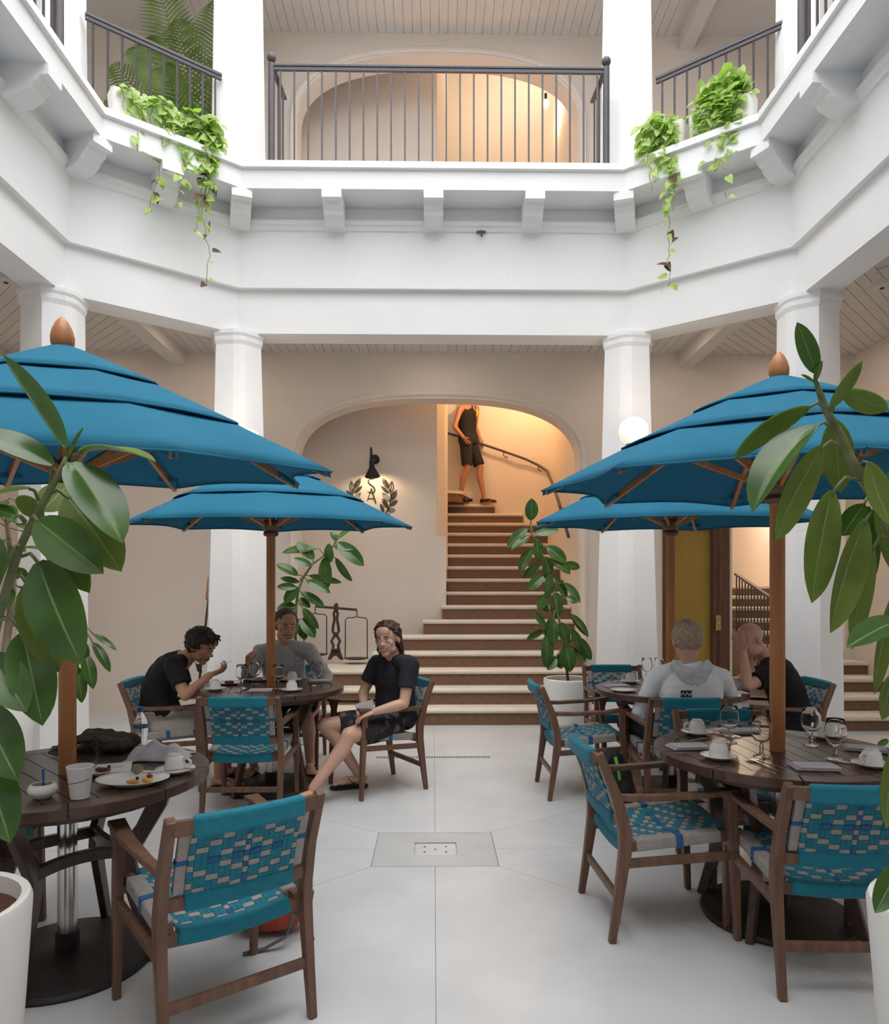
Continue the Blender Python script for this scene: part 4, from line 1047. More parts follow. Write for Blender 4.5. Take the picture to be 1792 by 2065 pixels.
mid_plant('rubber plant in a white pot at the right foot of the staircase', 1146, 6.75, .62, .235,
    [(1305, 895), (1310, 960), (1345, 1030), (1372, 1085), (1400, 1150), (1420, 1250), (1440, 1350), (1460, 1450), (1478, 1560), (1490, 1650)],
    [((1305, 893), (1310, 780), 62), ((1285, 935), (1184, 1036), 52), ((1300, 980), (1204, 1046), 42), ((1330, 962), (1452, 945), 52), ((1335, 992), (1342, 1112), 58), ((1310, 1040), (1250, 1162), 60), ((1390, 1030), (1490, 1112), 60), ((1385, 1085), (1385, 1202), 62), ((1420, 1105), (1510, 1172), 50), ((1480, 1120), (1560, 1138), 42),
     ((1350, 1120), (1270, 1196), 46), ((1370, 1180), (1290, 1256), 52), ((1400, 1170), (1385, 1300), 52), ((1430, 1190), (1490, 1300), 62), ((1480, 1220), (1560, 1322), 56), ((1440, 1270), (1440, 1402), 62), ((1490, 1290), (1545, 1322), 36), ((1370, 1280), (1345, 1362), 46), ((1325, 1370), (1382, 1452), 42), ((1420, 1390), (1386, 1512), 46), ((1510, 1380), (1602, 1496), 42), ((1460, 1425), (1500, 1538), 52),
     ((1380, 330), (1382, 505), 62, q1), ((1330, 440), (1322, 652), 88, q1), ((1430, 350), (1472, 492), 62, q1), ((1500, 395), (1572, 562), 62, q1), ((1495, 295), (1612, 446), 52, q1), ((1462, 505), (1492, 682), 92, q1), ((1560, 455), (1632, 602), 62, q1), ((1395, 588), (1338, 668), 60, q1), ((1520, 520), (1592, 612), 72, q1), ((1310, 400), (1198, 462), 42, q1), ((1340, 280), (1290, 200), 50, q1), ((1420, 560), (1430, 660), 60, q1)], q6, 2.56)
# rubber plant further back at the left edge
c = P(5, 1500, 5.45)
lt = thing('rubber_plant', 'rubber plant standing behind the near left table by the white column', 'plant', (c.x, 5.45, 0), group='potted rubber plants')
pot(lt, (c.x, 5.45, 0), .17, .215, .60)
trunk = [V(c.x, 5.45, .54), P(8, 1330, 5.45), P(22, 1230, 5.45), P(26, 1150, 5.42), P(14, 1060, 5.4), P(10, 1010, 5.4)]
near_stem(lt, trunk, [.03, .028, .026, .024, .014, .007], M_BARK)
MB().tube([trunk[1], P(60, 1290, 5.4), P(110, 1262, 5.38), P(150, 1262, 5.35)], [.016, .012, .009, .006], 8).build('branch', M_BARK, lt, smooth=True)
rnd = random.Random(11)
for k in range(34):
    tt = rnd.uniform(.3, 1); i = min(int(tt * 5), 4); b = trunk[i].lerp(trunk[i + 1], tt * 5 - i)
    an = rnd.uniform(0, 2 * PI); o = V(math.cos(an), math.sin(an) * .8, rnd.uniform(-.2, .5)).normalized()
    bb = b + o * rnd.uniform(.05, .1); L = rnd.uniform(.16, .26)
    leaf(lt, bb, bb + (o + V(0, 0, rnd.uniform(-.9, .1))).normalized() * L, rnd.uniform(.075, .11), V(0, 0, 1) + o * .4 + V(0, -.5, 0), b, rnd.uniform(.03, .12), .2)
for b, tp, W in (((190, 1280), (235, 1312), .05), ((188, 1297), (222, 1356), .075), ((170, 1318), (188, 1390), .10), ((155, 1345), (165, 1418), .10), ((140, 1290), (150, 1370), .09), ((176, 1330), (160, 1280), .06)):
    leaf(lt, P(*b, 5.35), P(*tp, 5.3), W, (.4, -.7, .5), P(150, 1262, 5.35), .15, .25)
# potted palm upstairs ---------------------------------------------------------
pb = P(400, 246, 7.75); pb.z = FL2
pm = thing('potted_palm', 'feathery potted palm behind the upper left railing', 'plant', tuple(pb))
pot(pm, tuple(pb), .18, .22, .38)
def frond(root, tip, bend, n=38, LL=.40):
    root, tip = Vector(root), Vector(tip); ctrl = (root + tip) / 2 + Vector(bend); mb = MB(); pts = []
    for k in range(n + 1):
        t = k / n; pts.append(root * (1 - t) ** 2 + ctrl * 2 * t * (1 - t) + tip * t * t)
    mb.tube(pts, [lin(.010, .002, k / n) for k in range(n + 1)], 5)
    for k in range(5, n + 1):
        t = k / n; p = pts[k]; d = (pts[k] - pts[k - 1]).normalized(); s = d.cross(V(0, -1, .15)).normalized()
        L = LL * math.sin(PI * min(1, (t * .9 + .08))) ** .6
        for sg in (-1, 1):
            e = (s * sg * .8 + d * .65 + V(0, -.1, -.25 * t)).normalized(); w = d * .015
            q = p + e * L * .5 + V(0, 0, -.01); r = p + e * L + V(0, 0, -.06)
            mb.add([p - w * .5, p + w * .5, q + w, q - w, r], [(0, 1, 2, 3), (3, 2, 4)])
    mb.build('frond', M_PALM, pm, fix=False)
rt = pb + V(0, 0, .36)
def pp(x, y, d=7.75): return P(x, y, d)
frond(rt, pp(318, -30, 7.6), (.02, 0, .35)); frond(rt, pp(435, 5, 7.7), (.10, 0, .2)); frond(rt, pp(290, 85, 7.5), (-.12, 0, .45)); frond(rt, pp(445, 120, 7.6), (.2, 0, .3), 26, .3)
frond(rt, pp(230, 130, 7.7), (-.15, 0, .35), 26, .30); frond(rt, pp(360, 40, 7.95), (0, .1, .3)); frond(rt, pp(215, 205, 7.6), (-.1, 0, .25), 26, .28); frond(rt, pp(480, 60, 7.9), (.15, 0, .3)); frond(rt, pp(330, 130, 7.4), (-.05, -.1, .3), 24, .3)
# planters with trailing pothos on the balcony edge --------------------------------
def heart(k, rnd):
    L = .075; mb = MB(); W = .058
    pts = [(0, 0), (.25, -.1), (.5, .1), (.46, .38), (.3, .68), (0, 1)]
    outl = [(x * W, y * L) for x, y in pts] + [(-x * W, y * L) for x, y in pts[-2:0:-1]]
    vs = [(0, L * .4, -.004)] + [(x, y, .006 * abs(x) / W * 2 - .02 * (y / L) ** 2) for x, y in outl]
    n = len(outl); mb.add(vs, [(0, 1 + i, 1 + (i + 1) % n) for i in range(n)])
    return mb.mesh('pothos_leaf', M_POTHOS if k < 3 else M_DRY, True)
rnd = random.Random(5); HM = [heart(k, rnd) for k in range(4)]
def ledge_point(px, py, z, back=0): return PZ(px, py, z)
DE = (Vector((-XS, YS)) - Vector((-XB, YB))).normalized()
def planter(lab, side, t0, t1, w, h):
    """box planter on the balcony edge along the slanting side; t along the side from the back corner"""
    a = Vector((side * XB, YB)); b = Vector((side * XS, YS)); e = (b - a).normalized(); n = Vector((-side * e.y * side, e.x * side)) if False else None
    inn = Vector((-e.y, e.x)); 
    if inn.dot(Vector((-side, -1))) < 0: inn = -inn
    p0, p1 = a + e * t0 + inn * .19, a + e * t1 + inn * .19; m = (p0 + p1) / 2; L = (p1 - p0).length
    t = thing('planter', lab, 'planter', (m.x, m.y, FL2), math.atan2(e.y, e.x))
    hw = w / 2; r = .045
    def rr(hl, hh, r):
        out = []
        for cx_, cy_, a0 in ((hl - r, hh - r, 0), (-hl + r, hh - r, 90), (-hl + r, -hh + r, 180), (hl - r, -hh + r, 270)):
            for k in range(5): q = math.radians(a0 + k * 22.5); out.append((cx_ + r * math.cos(q), cy_ + r * math.sin(q)))
        return out
    o_ = rr(L / 2, hw, r); i_ = rr(L / 2 - .02, hw - .02, r - .015); mb = MB(); n_ = len(o_)
    vs = [(x * .94, y * .92, 0) for x, y in o_] + [(x, y, h) for x, y in o_] + [(x, y, h) for x, y in i_] + [(x, y, h - .06) for x, y in i_]
    fs = [tuple(range(n_ - 1, -1, -1)), tuple(range(3 * n_, 4 * n_))]
    for lv in range(3):
        for k in range(n_): fs.append((lv * n_ + k, lv * n_ + (k + 1) % n_, (lv + 1) * n_ + (k + 1) % n_, (lv + 1) * n_ + k))
    mb.add(vs, fs).build('planter_box', M_POT, t, local=True)
    return t, m, e, inn, L
def pothos(lab, m, e, inn, L, h, vines, mound, seed, nmax):
    """vines: list of (s along planter -.5..5, drop length); mound: leaves over the soil"""
    rnd = random.Random(seed)
    base = V(m.x, m.y, FL2 + h - .05)
    t = thing('trailing_pothos', lab, 'plant', tuple(base), group='trailing pothos on the balcony')
    E, I = V(e.x, e.y, 0), V(inn.x, inn.y, 0)
    cnt = [0]
    def put(p, d, sc_=1.0, dry=False):
        if cnt[0] >= nmax: return
        cnt[0] += 1
        o = bpy.data.objects.new('leaf', HM[3] if dry else HM[rnd.randrange(3)]); COL.objects.link(o); o.parent = t
        o.location = p - base; d = d.normalized()
        n = (I * rnd.uniform(.4, 1) + V(0, 0, rnd.uniform(.1, 1)) + E * rnd.uniform(-.5, .5)); s = d.cross(n).normalized(); n = s.cross(d)
        o.rotation_euler = Matrix((s, d, n)).transposed().to_euler(); k = sc_ * rnd.uniform(.85, 1.55); o.scale = (k, k, k)
    for sx_, drop, out in vines:
        p = base + E * (sx_ * L) + V(0, 0, .07); pts = [p.copy()]
        p = p + I * (.09 + out); pts.append(p.copy()); n = int(drop / .05); side = rnd.uniform(-.15, .15)
        for k in range(n):
            p = p + V(0, 0, -.05) + E * (rnd.uniform(-.025, .025) + side * .05) + I * rnd.uniform(-.008, .012); pts.append(p.copy())
        MB().tube(pts, .0035, 5).build('vine', M_VINE, t, smooth=True)
        for k, q in enumerate(pts[1:]):
            f = k / max(1, n); dens = 2 if f < .45 else 1
            if f > .7 and rnd.random() < .45: continue
            for _ in range(dens):
                d = E * rnd.uniform(-1, 1) + I * rnd.uniform(0, .8) + V(0, 0, rnd.uniform(-1.1, .2))
                put(q + d * .03, d, 1.1 - .3 * f, f > .6 and drop > .8 and rnd.random() < .3)
    for s0, s1, hh, num in mound:
        for _ in range(num):
            u = rnd.uniform(s0, s1); a_ = rnd.uniform(0, PI); hgt = hh * math.sqrt(rnd.random())
            p = base + E * (u * L) + I * rnd.uniform(-.08, .14) + V(0, 0, .05 + hgt * abs(math.sin(PI * (u - s0) / (s1 - s0))) ** .5)
            put(p, E * rnd.uniform(-1, 1) + I * rnd.uniform(-.1, 1) + V(0, 0, rnd.uniform(-.5, .7)), 1.1)
    return t
t, m, e, inn, L = planter('long white planter on the upper left balcony edge', -1, .34, 1.24, .2, .27)
pothos('yellow green pothos spilling over the upper left balcony edge', m, e, inn, L, .27,
    [(-.48, .5, .02), (-.45, .85, .03), (-.42, 1.15, .05), (-.36, .9, .03), (-.33, 1.5, .03), (-.28, .7, .05), (-.22, .6, .02), (-.16, .35, .03), (-.08, .9, .03), (-.02, 1.0, .02), (.06, .4, .04), (.16, .25, .03), (.30, .6, .03), (.36, .35, .02), (-.5, .75, .05), (-.40, .6, .07), (.42, .5, .03)],
    [(-.5, .0, .12, 60), (-.1, .48, .16, 60)], 4, 290)
t, m, e, inn, L = planter('small white planter at the column end of the upper right balcony edge', 1, .30, .66, .2, .27)
pothos('pothos with one long withered strand over the upper right balcony edge', m, e, inn, L, .27,
    [(-.35, .4, .03), (-.1, 1.55, .05), (.0, .9, .03), (-.25, .5, .05), (.1, .4, .04), (-.4, .3, .05), (.2, .25, .05), (-.48, .65, .08)], [(-.5, .35, .10, 55)], 8, 170)
t, m, e, inn, L = planter('larger white planter at the outer end of the upper right balcony edge', 1, .70, 1.26, .2, .27)
pothos('dense mound of pothos on the upper right balcony edge', m, e, inn, L, .27,
    [(-.2, .3, .04), (-.1, .4, .05), (.0, .35, .05), (.1, .45, .04), (.2, .9, .04), (.15, .6, .06), (.25, .5, .05), (-.3, .5, .03), (.3, .3, .04), (.05, .2, .06), (.12, .25, .06)], [(-.4, .42, .27, 170), (-.45, .1, .15, 40)], 9, 295)
# ------------------------------------------------------------------ things on the tables and bags on the floor
ZT = .7402
M_LINEN = mat('lilac_linen', (.62, .58, .63), .9, .05, 20, .2, 200); M_PAPER = mat('white_paper', (.80, .78, .80), .8, .02, 10); M_STEEL = mat('cutlery_steel', (.70, .69, .68), .2, .03, 5, metal=1.0)
M_WATER = mat('water', (1, 1, 1), 0.0, 0, 1, trans=1.0, ior=1.33)
def make_goblet():
    t = thing('water_goblet', 'x', 'glass')
    MB().lathe([(0, 0), (.033, 0), (.034, .003), (.012, .010), (.007, .022), (.010, .036), (.007, .050), (.009, .058), (.026, .068), (.040, .088), (.044, .110), (.041, .140), (.035, .172), (.0338, .172), (.0395, .140), (.0422, .110), (.038, .090), (.025, .072), (0, .064)], 28).build('goblet_glass', M_GLASS, t, local=True, smooth=True)
    return t
def make_cup():
    """coffee cup standing upside down on its saucer"""
    t = thing('coffee_cup', 'x', 'cup')
    MB().lathe([(.041, 0), (.0405, .004), (.039, .03), (.034, .052), (.026, .060), (.026, .066), (.022, .066), (.0215, .062), (0, .061)], 28).build('cup_body', M_CERAM, t, local=True, smooth='auto')
    MB().tube([(.036, 0, .045), (.050, 0, .050), (.064, 0, .040), (.064, 0, .024), (.052, 0, .013), (.038, 0, .014)], .0055, 8).build('handle', M_CERAM, t, local=True, smooth=True)
    return t
def make_saucer():
    return tag(MB().lathe([(0, 0), (.040, 0), (.042, .004), (.060, .009), (.076, .016), (.0765, .018), (.058, .0125), (.040, .008), (0, .007)], 36).build('saucer', M_CERAM, smooth=True), 'x', 'saucer')
def make_napkin():
    o = MB(); 
    for k in range(3): o.box((.004 * k, -.003 * k, .003 + .005 * k), (.17 - .006 * k, .105 - .004 * k, .0045))
    return tag(o.build('folded_napkin', M_LINEN, bevel=.002), 'x', 'napkin')
def make_fork():
    m = MB(); m.ribbon([(-.095, 0, .003), (-.03, 0, .004), (.03, 0, .006), (.045, 0, .006)], [.011, .007, .006, .012], [.003] * 4)
    for k in range(4): y = -.0095 + k * .00633; m.ribbon([(.040, y * .8, .006), (.06, y, .008), (.092, y, .005)], [.004, .0033, .0022], .002)
    return tag(m.build('fork', M_STEEL, smooth='auto'), 'x', 'fork')
def make_knife():
    m = MB(); m.ribbon([(-.105, 0, .004), (-.01, 0, .004), (.0, 0, .004)], [.012, .009, .007], [.005, .005, .003]); m.ribbon([(.0, 0, .004), (.07, .001, .004), (.11, .003, .004)], [.008, .017, .003], [.002, .0018, .001])
    return tag(m.build('knife', M_STEEL, smooth='auto'), 'x', 'knife')
def tp(px, py): p = PZ(px, py, .74); p.z = ZT; return p
def clampt(p, key, r=.05):
    c = TB[key]; d = Vector((p.x - c.x, p.y - c.y)); m = .53 - r
    if d.length > m: d = d.normalized() * m
    return V(c.x + d.x, c.y + d.y, p.z)
gob = make_goblet(); kids(gob); cup = make_cup(); kids(cup); sau = make_saucer(); nap = make_napkin(); frk = make_fork(); knf = make_knife()
used = set()
def putx(proto, p, rz, lab, group):
    if proto.name not in used:
        used.add(proto.name); proto.location = p; proto.rotation_euler = (0, 0, rz); proto['label'] = lab; proto['group'] = group; return proto
    return dup(proto, p, rz, lab, group)
for px, py, key, lab in ((1470, 1497, 'NR', 'goblet at the back left of the near right table'), (1535, 1526, 'NR', 'goblet in front of the parasol pole on the near right table'), (1635, 1503, 'NR', 'goblet just right of the pole on the near right table'), (1684, 1531, 'NR', 'rightmost goblet on the near right table'),
    (487.5, 1388, 'FL', 'leftmost goblet on the far left table'), (514, 1380, 'FL', 'frosty goblet left of the parasol pole on the far left table'), (561, 1389, 'FL', 'goblet right of the parasol pole on the far left table'), (638, 1383, 'FL', 'goblet at the right rim of the far left table'),
    (1302, 1370, 'FR', 'goblet left of the hooded man on the far right table'), (1318, 1362, 'FR', 'goblet half hidden by the hooded man on the far right table')):
    p = clampt(tp(px, py), key, .04); putx(gob, p, 0, lab, 'water goblets')
for px, py, key, rz, lab in ((1405, 1481, 'NR', 180, 'at the back left of the near right table'), (1449, 1530, 'NR', 60, 'at the front left of the near right table'), (1672, 1487, 'NR', 0, 'behind the goblets right of the pole'), (1757, 1546, 'NR', 200, 'at the right picture edge'),
    (434, 1392, 'FL', 160, 'beside the eating man'), (588, 1394, 'FL', 90, 'at the front of the far left table'), (589, 1374, 'FL', 90, 'at the back of the far left table'), (353, 1558, 'NL', -8, 'at the right rim of the near left table'), (1271, 1377, 'FR', 180, 'at the left rim of the far right table')):
    p = clampt(tp(px, py), key, .09); r = math.radians(rz)
    putx(sau, p, r, 'white saucer under the upturned cup ' + lab, 'white saucers'); putx(cup, p + V(0, 0, .0085), r, 'upturned white coffee cup ' + lab, 'upturned coffee cups')
for px, py, key, rz, lab in ((1385, 1508, 'NR', 8, 'folded napkin at the left rim of the near right table'), (1640, 1549, 'NR', -6, 'folded napkin at the front of the near right table'), (1490, 1477, 'NR', 5, 'folded napkin at the back of the near right table'), (1742, 1512, 'NR', -25, 'folded napkin at the right of the near right table'),
    (649, 1374, 'FL', 0, 'folded napkin under the goblet at the right of the far left table'), (1243, 1385, 'FR', 10, 'folded napkin at the left of the far right table'), (524, 1394, 'FL', 5, 'folded white napkin at the front of the far left table')):
    putx(nap, clampt(tp(px, py), key, .11), math.radians(rz), lab, 'folded napkins')
for px, py, key, rz, lab in ((1533, 1542, 'NR', 100, 'left fork at the front of the near right table'), (1545, 1541, 'NR', 108, 'right fork at the front of the near right table'), (1404, 1522, 'NR', 170, 'fork left of the front cup on the near right table'), (1402, 1494, 'NR', 25, 'fork before the back left cup on the near right table'), (1594, 1482, 'NR', -60, 'fork behind the pole on the near right table'), (476, 1394, 'FL', 80, 'fork at the front of the far left table')):
    putx(frk, clampt(tp(px, py), key, .1), math.radians(rz), lab, 'table forks')
for px, py, key, rz, lab in ((1712, 1541, 'NR', 128, 'left knife of the pair on the near right table'), (1728, 1542, 'NR', 132, 'right knife of the pair on the near right table'), (1443, 1482, 'NR', 125, 'left knife behind the back left cup'), (1452, 1481, 'NR', 128, 'right knife behind the back left cup'), (489, 1393, 'FL', 85, 'knife at the front of the far left table')):
    putx(knf, clampt(tp(px, py), key, .1), math.radians(rz), lab, 'table knives')
# near left table: remains of a breakfast
p = tp(86, 1608); sb = thing('sugar_bowl', 'small round white bowl with a blue spoon handle on the near left table', 'bowl', tuple(p))
MB().lathe([(0, 0), (.028, 0), (.030, .004), (.044, .014), (.049, .026), (.045, .040), (.037, .048), (.034, .048), (.041, .039), (.044, .026), (.038, .014), (0, .010)], 32, p).build('bowl', M_CERAM, sb, smooth=True)
M_SUGAR = mat('brown_sugar', (.30, .19, .12), .9, .2, 60); MB().lathe([(0, .036), (.02, .037), (.040, .034)], 20, p).build('sugar', M_SUGAR, sb, smooth=True)
M_BLUEP = mat('blue_plastic', (.03, .12, .35), .4, .05, 5); MB().ribbon([p + V(.004, 0, .03), p + V(0, .004, .065), p + V(-.003, .008, .095)], [.008, .007, .010], .003).build('spoon', M_BLUEP, sb)
p = tp(161, 1608); pc_ = thing('paper_cup', 'white paper cup with a thin green band on the near left table', 'cup', tuple(p))
MB().lathe([(0, .002), (.030, .002), (.0305, 0), (.043, .105), (.0445, .107), (.0445, .110), (.042, .110), (.041, .105), (.029, .006), (0, .006)], 32, p).build('cup_body', M_PAPER, pc_, smooth='auto')
M_GREEN = mat('green_print', (.05, .16, .06), .7, .02, 5); mb = MB(); n = 40
vs = []
for k in range(n + 1):
    a_ = math.radians(-170 + 160 * k / n); z = .048 + .018 * k / n
    for dz in (0, .003): r = .0305 + (z + dz) / .105 * .0125 + .0004; vs.append((p.x + r * math.cos(a_), p.y + r * math.sin(a_), p.z + z + dz))
mb.add(vs, [(2 * k, 2 * k + 2, 2 * k + 3, 2 * k + 1) for k in range(n)]).build('green_band', M_GREEN, pc_)
mb = MB()
for k in range(2):
    for j in range(3): a_ = math.radians(-150 + 5 * k); r = .0305 + (.070 + j * .005) / .105 * .0125 + .0006; mb.box((p.x + r * math.cos(a_), p.y + r * math.sin(a_), p.z + .070 + j * .005), (.003, .002, .0035))
mb.build('cup_logo', M_GREEN, pc_)
p = tp(174, 1553); tag(MB().lathe([(0, 0), (.030, 0), (.033, .003), (.043, .03), (.046, .05), (.043, .08), (.036, .112), (.0348, .112), (.0415, .08), (.0445, .05), (.0415, .03), (.031, .008), (0, .006)], 32, p).build('stemless_glass', M_GLASS, smooth=True), 'empty stemless glass behind the paper cup on the near left table', 'glass')
p = tp(268, 1580); pl = thing('dinner_plate', 'oval white plate with fruit scraps on the near left table', 'plate', tuple(p))
M = Matrix.Diagonal((1.28, .9, 1)); mb = MB().lathe([(0, 0), (.065, 0), (.068, .004), (.098, .016), (.108, .021), (.1085, .023), (.097, .019), (.066, .008), (0, .007)], 40)
mb.v = [(v[0] * 1.22 + p.x, v[1] * .95 + p.y, v[2] + p.z) for v in mb.v]; mb.build('plate', M_CERAM, pl, smooth=True)
def lump(name, px, py, r, col, lab, dz=0, z0=.008, seed=1):
    q = tp(px, py); mb = MB().ell((0, 0, 0), r, n=14, m=10)
    mb.v = [tuple(Vector(v) * (1 + .22 * math.sin(v[0] * 160 + seed) * math.cos(v[1] * 140 + seed * 2)) + V(q.x, q.y, q.z + z0 + r[2] * .85)) for v in mb.v]
    return tag(mb.build(name, mat(name + '_colour', col, .6, .2, 40), smooth=True), lab, 'food', 'food on the breakfast plates')
lump('cake_piece', 277, 1567, (.020, .016, .024), (.30, .24, .17), 'upright piece of grey brown cake on the oval plate')
lump('mango_slice', 296, 1581, (.020, .011, .008), (.80, .42, .02), 'bright yellow mango slice on the oval plate')
lump('papaya_piece', 268, 1584, (.026, .009, .007), (.62, .22, .05), 'long orange papaya piece on the oval plate', seed=4)
lump('strawberry', 302, 1573, (.012, .010, .009), (.30, .04, .03), 'dark red strawberry on the oval plate')
lump('blueberry', 277, 1577, (.007, .007, .007), (.02, .02, .05), 'blueberry beside the cake on the oval plate')
lump('herb_scrap', 209, 1580, (.008, .006, .004), (.16, .17, .04), 'small green scrap at the left of the oval plate')
lump('herb_scrap', 238, 1572, (.007, .005, .004), (.16, .17, .05), 'small green scrap at the top of the oval plate', seed=2)
putx(frk, tp(352, 1567) + V(-.02, 0, .02), math.radians(18), 'fork lying across the oval plate and saucer', 'table forks')
p = tp(222, 1557); sp = thing('dessert_plate', 'square white plate with cake crumbs behind the oval plate', 'plate', tuple(p), math.radians(20))
mb = MB(); mb.box((0, 0, .003), (.10, .10, .006)); vs = [(sx * a, sy * a, z) for a, z in ((.05, .004), (.078, .014), (.078, .017), (.05, .007)) for sx, sy in ((-1, -1), (1, -1), (1, 1), (-1, 1))]
mb.add(vs, [(4 * i + k, 4 * i + (k + 1) % 4, 4 * i + 4 + (k + 1) % 4, 4 * i + 4 + k) for i in range(3) for k in range(4)]); mb.build('plate', M_CERAM, sp, local=True)
lump('brownie', 206, 1560, (.030, .012, .009), (.14, .06, .03), 'dark brownie on the square plate'); lump('blueberry', 220, 1553, (.007, .007, .007), (.02, .02, .05), 'blueberry on the square plate')
p = tp(283, 1506); wbt = thing('water_bottle', 'clear plastic water bottle with blue cap on the near left table', 'bottle', tuple(p))
MB().lathe([(0, .002), (.028, 0), (.032, .01), (.030, .03), (.032, .05), (.031, .07), (.033, .075), (.033, .10), (.031, .115), (.022, .138), (.013, .152), (.012, .165), (0, .165)], 28, p).build('bottle_body', mat('thin_plastic', (.95, .97, 1), .08, 0, 1, trans=.92, ior=1.12), wbt, smooth=True)
MB().lathe([(0, .160), (.0155, .160), (.0158, .163), (.0158, .180), (.013, .183), (0, .183)], 20, p).build('bottle_cap', M_BLUEP, wbt, smooth='auto')
MB().lathe([(.0335, .088), (.0335, .098)], 28, p).build('bottle_label', M_BLUEP, wbt, smooth=True)
def crumple(name, cpx, cpy, key, sx, sy, hgt, m, lab, cat, seed, f=14, rz=0.0, zoff=0.0):
    rnd = random.Random(seed); p = tp(cpx, cpy) + V(0, 0, zoff); N_ = 34; vs = []; fs = []; ca, sa = math.cos(rz), math.sin(rz)
    for j in range(N_):
        for i in range(N_):
            u, v = i / (N_ - 1) * 2 - 1, j / (N_ - 1) * 2 - 1; rr = max(0, 1 - abs(u) ** 3) * max(0, 1 - abs(v) ** 2.5)
            x, y = u * sx, v * sy; wob = .5 + .5 * math.sin(f * (x * 1.3 + y * .6) * 3 + seed) * math.cos(f * (y * 1.7 - x * .5) * 2.3 + seed * 2)
            x += .012 * math.sin(v * 5 + seed); y += .012 * math.sin(u * 4 + seed)
            vs.append((p.x + x * ca - y * sa, p.y + x * sa + y * ca, p.z + .004 + hgt * rr * (.45 + .55 * wob)))
    for j in range(N_ - 1):
        for i in range(N_ - 1): fs.append((j * N_ + i, j * N_ + i + 1, (j + 1) * N_ + i + 1, (j + 1) * N_ + i))
    o = tag(MB().add(vs, fs).build(name, m, smooth=True), lab, cat); so = o.modifiers.new('s', 'SOLIDIFY'); so.thickness = .004; so.offset = -1
    return o
crumple('crumpled_napkin', 322, 1529, 'NL', .125, .075, .075, M_LINEN, 'crumpled lilac napkin on the near left table', 'napkin', 3, rz=.15)
crumple('crumpled_napkin', 1484, 1388, 'FR', .14, .09, .06, M_LINEN, 'crumpled lilac napkin before the bald man', 'napkin', 5)
# soft olive bag on the near left table
M_OLIVE = mat('olive_canvas', (.045, .036, .022), .9, .3, 14, .4, 60, col2=(.06, .048, .03))
p = tp(196, 1515); bg_ = thing('canvas_bag', 'soft dark olive bag slumped behind the glass on the near left table', 'bag', tuple(p))
mb = MB(); rnd = random.Random(2)
for k in range(26):
    a_ = rnd.uniform(-1, 1); mb.ell(p + V(a_ * .115, rnd.uniform(-.05, .07), .03 + .035 * (1 - abs(a_)) * rnd.random()), (rnd.uniform(.05, .085), rnd.uniform(.04, .07), rnd.uniform(.025, .04)), n=14, m=8)
def late_bag():
    put_mesh('bag_body', remesh(mb_bag, .007, 3, .5, .010, 22, 1), M_OLIVE, bg_)
mb_bag = mb
MB().ribbon([p + V(-.13, -.04, .03), p + V(-.17, -.03, .025), p + V(-.155, -.07, .012), p + V(-.12, -.08, .006)], .05, .006).build('bag_flap', mat('grey_webbing', (.08, .08, .085), .8, .1, 30), bg_)
MB().tube([p + V(.02, -.06, .085), p + V(.06, -.075, .06), p + V(.10, -.07, .05), p + V(.14, -.05, .055)], .003, 6).build('bag_cord', MATS['grey_webbing'], bg_, smooth=True)
# plates of food on the far left table
for px, py, lab, c_ in ((462, 1380, 'white plate with red fruit before the eating man', (.35, .03, .03)), (520, 1373, 'white plate left of the pole before the man in grey', (.5, .3, .1)), (574, 1371, 'white plate with mango before the man in grey', (.75, .40, .03))):
    q = clampt(tp(px, py), 'FL', .11); t = thing('dinner_plate', lab, 'plate', tuple(q))
    MB().lathe([(0, 0), (.06, 0), (.063, .004), (.095, .015), (.1, .018), (.062, .008), (0, .007)], 32, q).build('plate', M_CERAM, t, smooth=True)
    fm = mat('fruit_%d' % int(px), c_, .5, .2, 30)
    mb = MB()
    for k in range(5): mb.ell(q + V(.02 * math.cos(k * 1.3), .02 * math.sin(k * 1.3), .016), (.018, .012, .011), n=10, m=6)
    mb.build('fruit', fm, t, smooth=True)
q = clampt(tp(1257, 1394), 'FR', .10); tag(MB().lathe([(0, 0), (.06, 0), (.063, .004), (.09, .012), (.093, .015), (.062, .007), (0, .006)], 32, q).build('dinner_plate', M_CERAM, smooth=True), 'empty white plate at the left rim of the far right table', 'plate')
q = clampt(tp(1500, 1398), 'FR', .12); tag(MB().box((q.x, q.y, q.z + .002), (.20, .14, .003)).build('paper_sheet', M_PAPER), 'sheet of white paper beside the bald man', 'paper')
# spoon in the eating man's hand, paper in the long haired man's hands
sp_ = tag(MB().ribbon([P(434, 1347, 5.10), P(452, 1338, 5.10), P(468, 1333, 5.10)], [.006, .006, .022], .003).build('spoon', M_STEEL), 'steel spoon held to the mouth of the man in black', 'spoon')
hp_ = MB(); a_ = P(715, 1421, 5.10); b_ = P(752, 1410, 5.14); hp_.slab([a_, b_, b_ + V(.01, .02, -.10), a_ + V(.02, .02, -.09)], (.0, -.004, 0)); tag(hp_.build('paper_slip', M_PAPER), 'folded white paper held by the long haired man', 'paper')
sg = thing('sunglasses', 'dark sunglasses hanging from the neck of the man in black', 'sunglasses', tuple(P(401, 1350, 5.30)))
MB().slab([P(394, 1340, 5.24), P(404, 1338, 5.22), P(407, 1357, 5.22), P(398, 1354, 5.24)], (0, .008, 0)).build('lens', M_IRON, sg); MB().tube([P(396, 1340, 5.24), P(390, 1330, 5.27)], .003, 6).build('temple', M_IRON, sg)
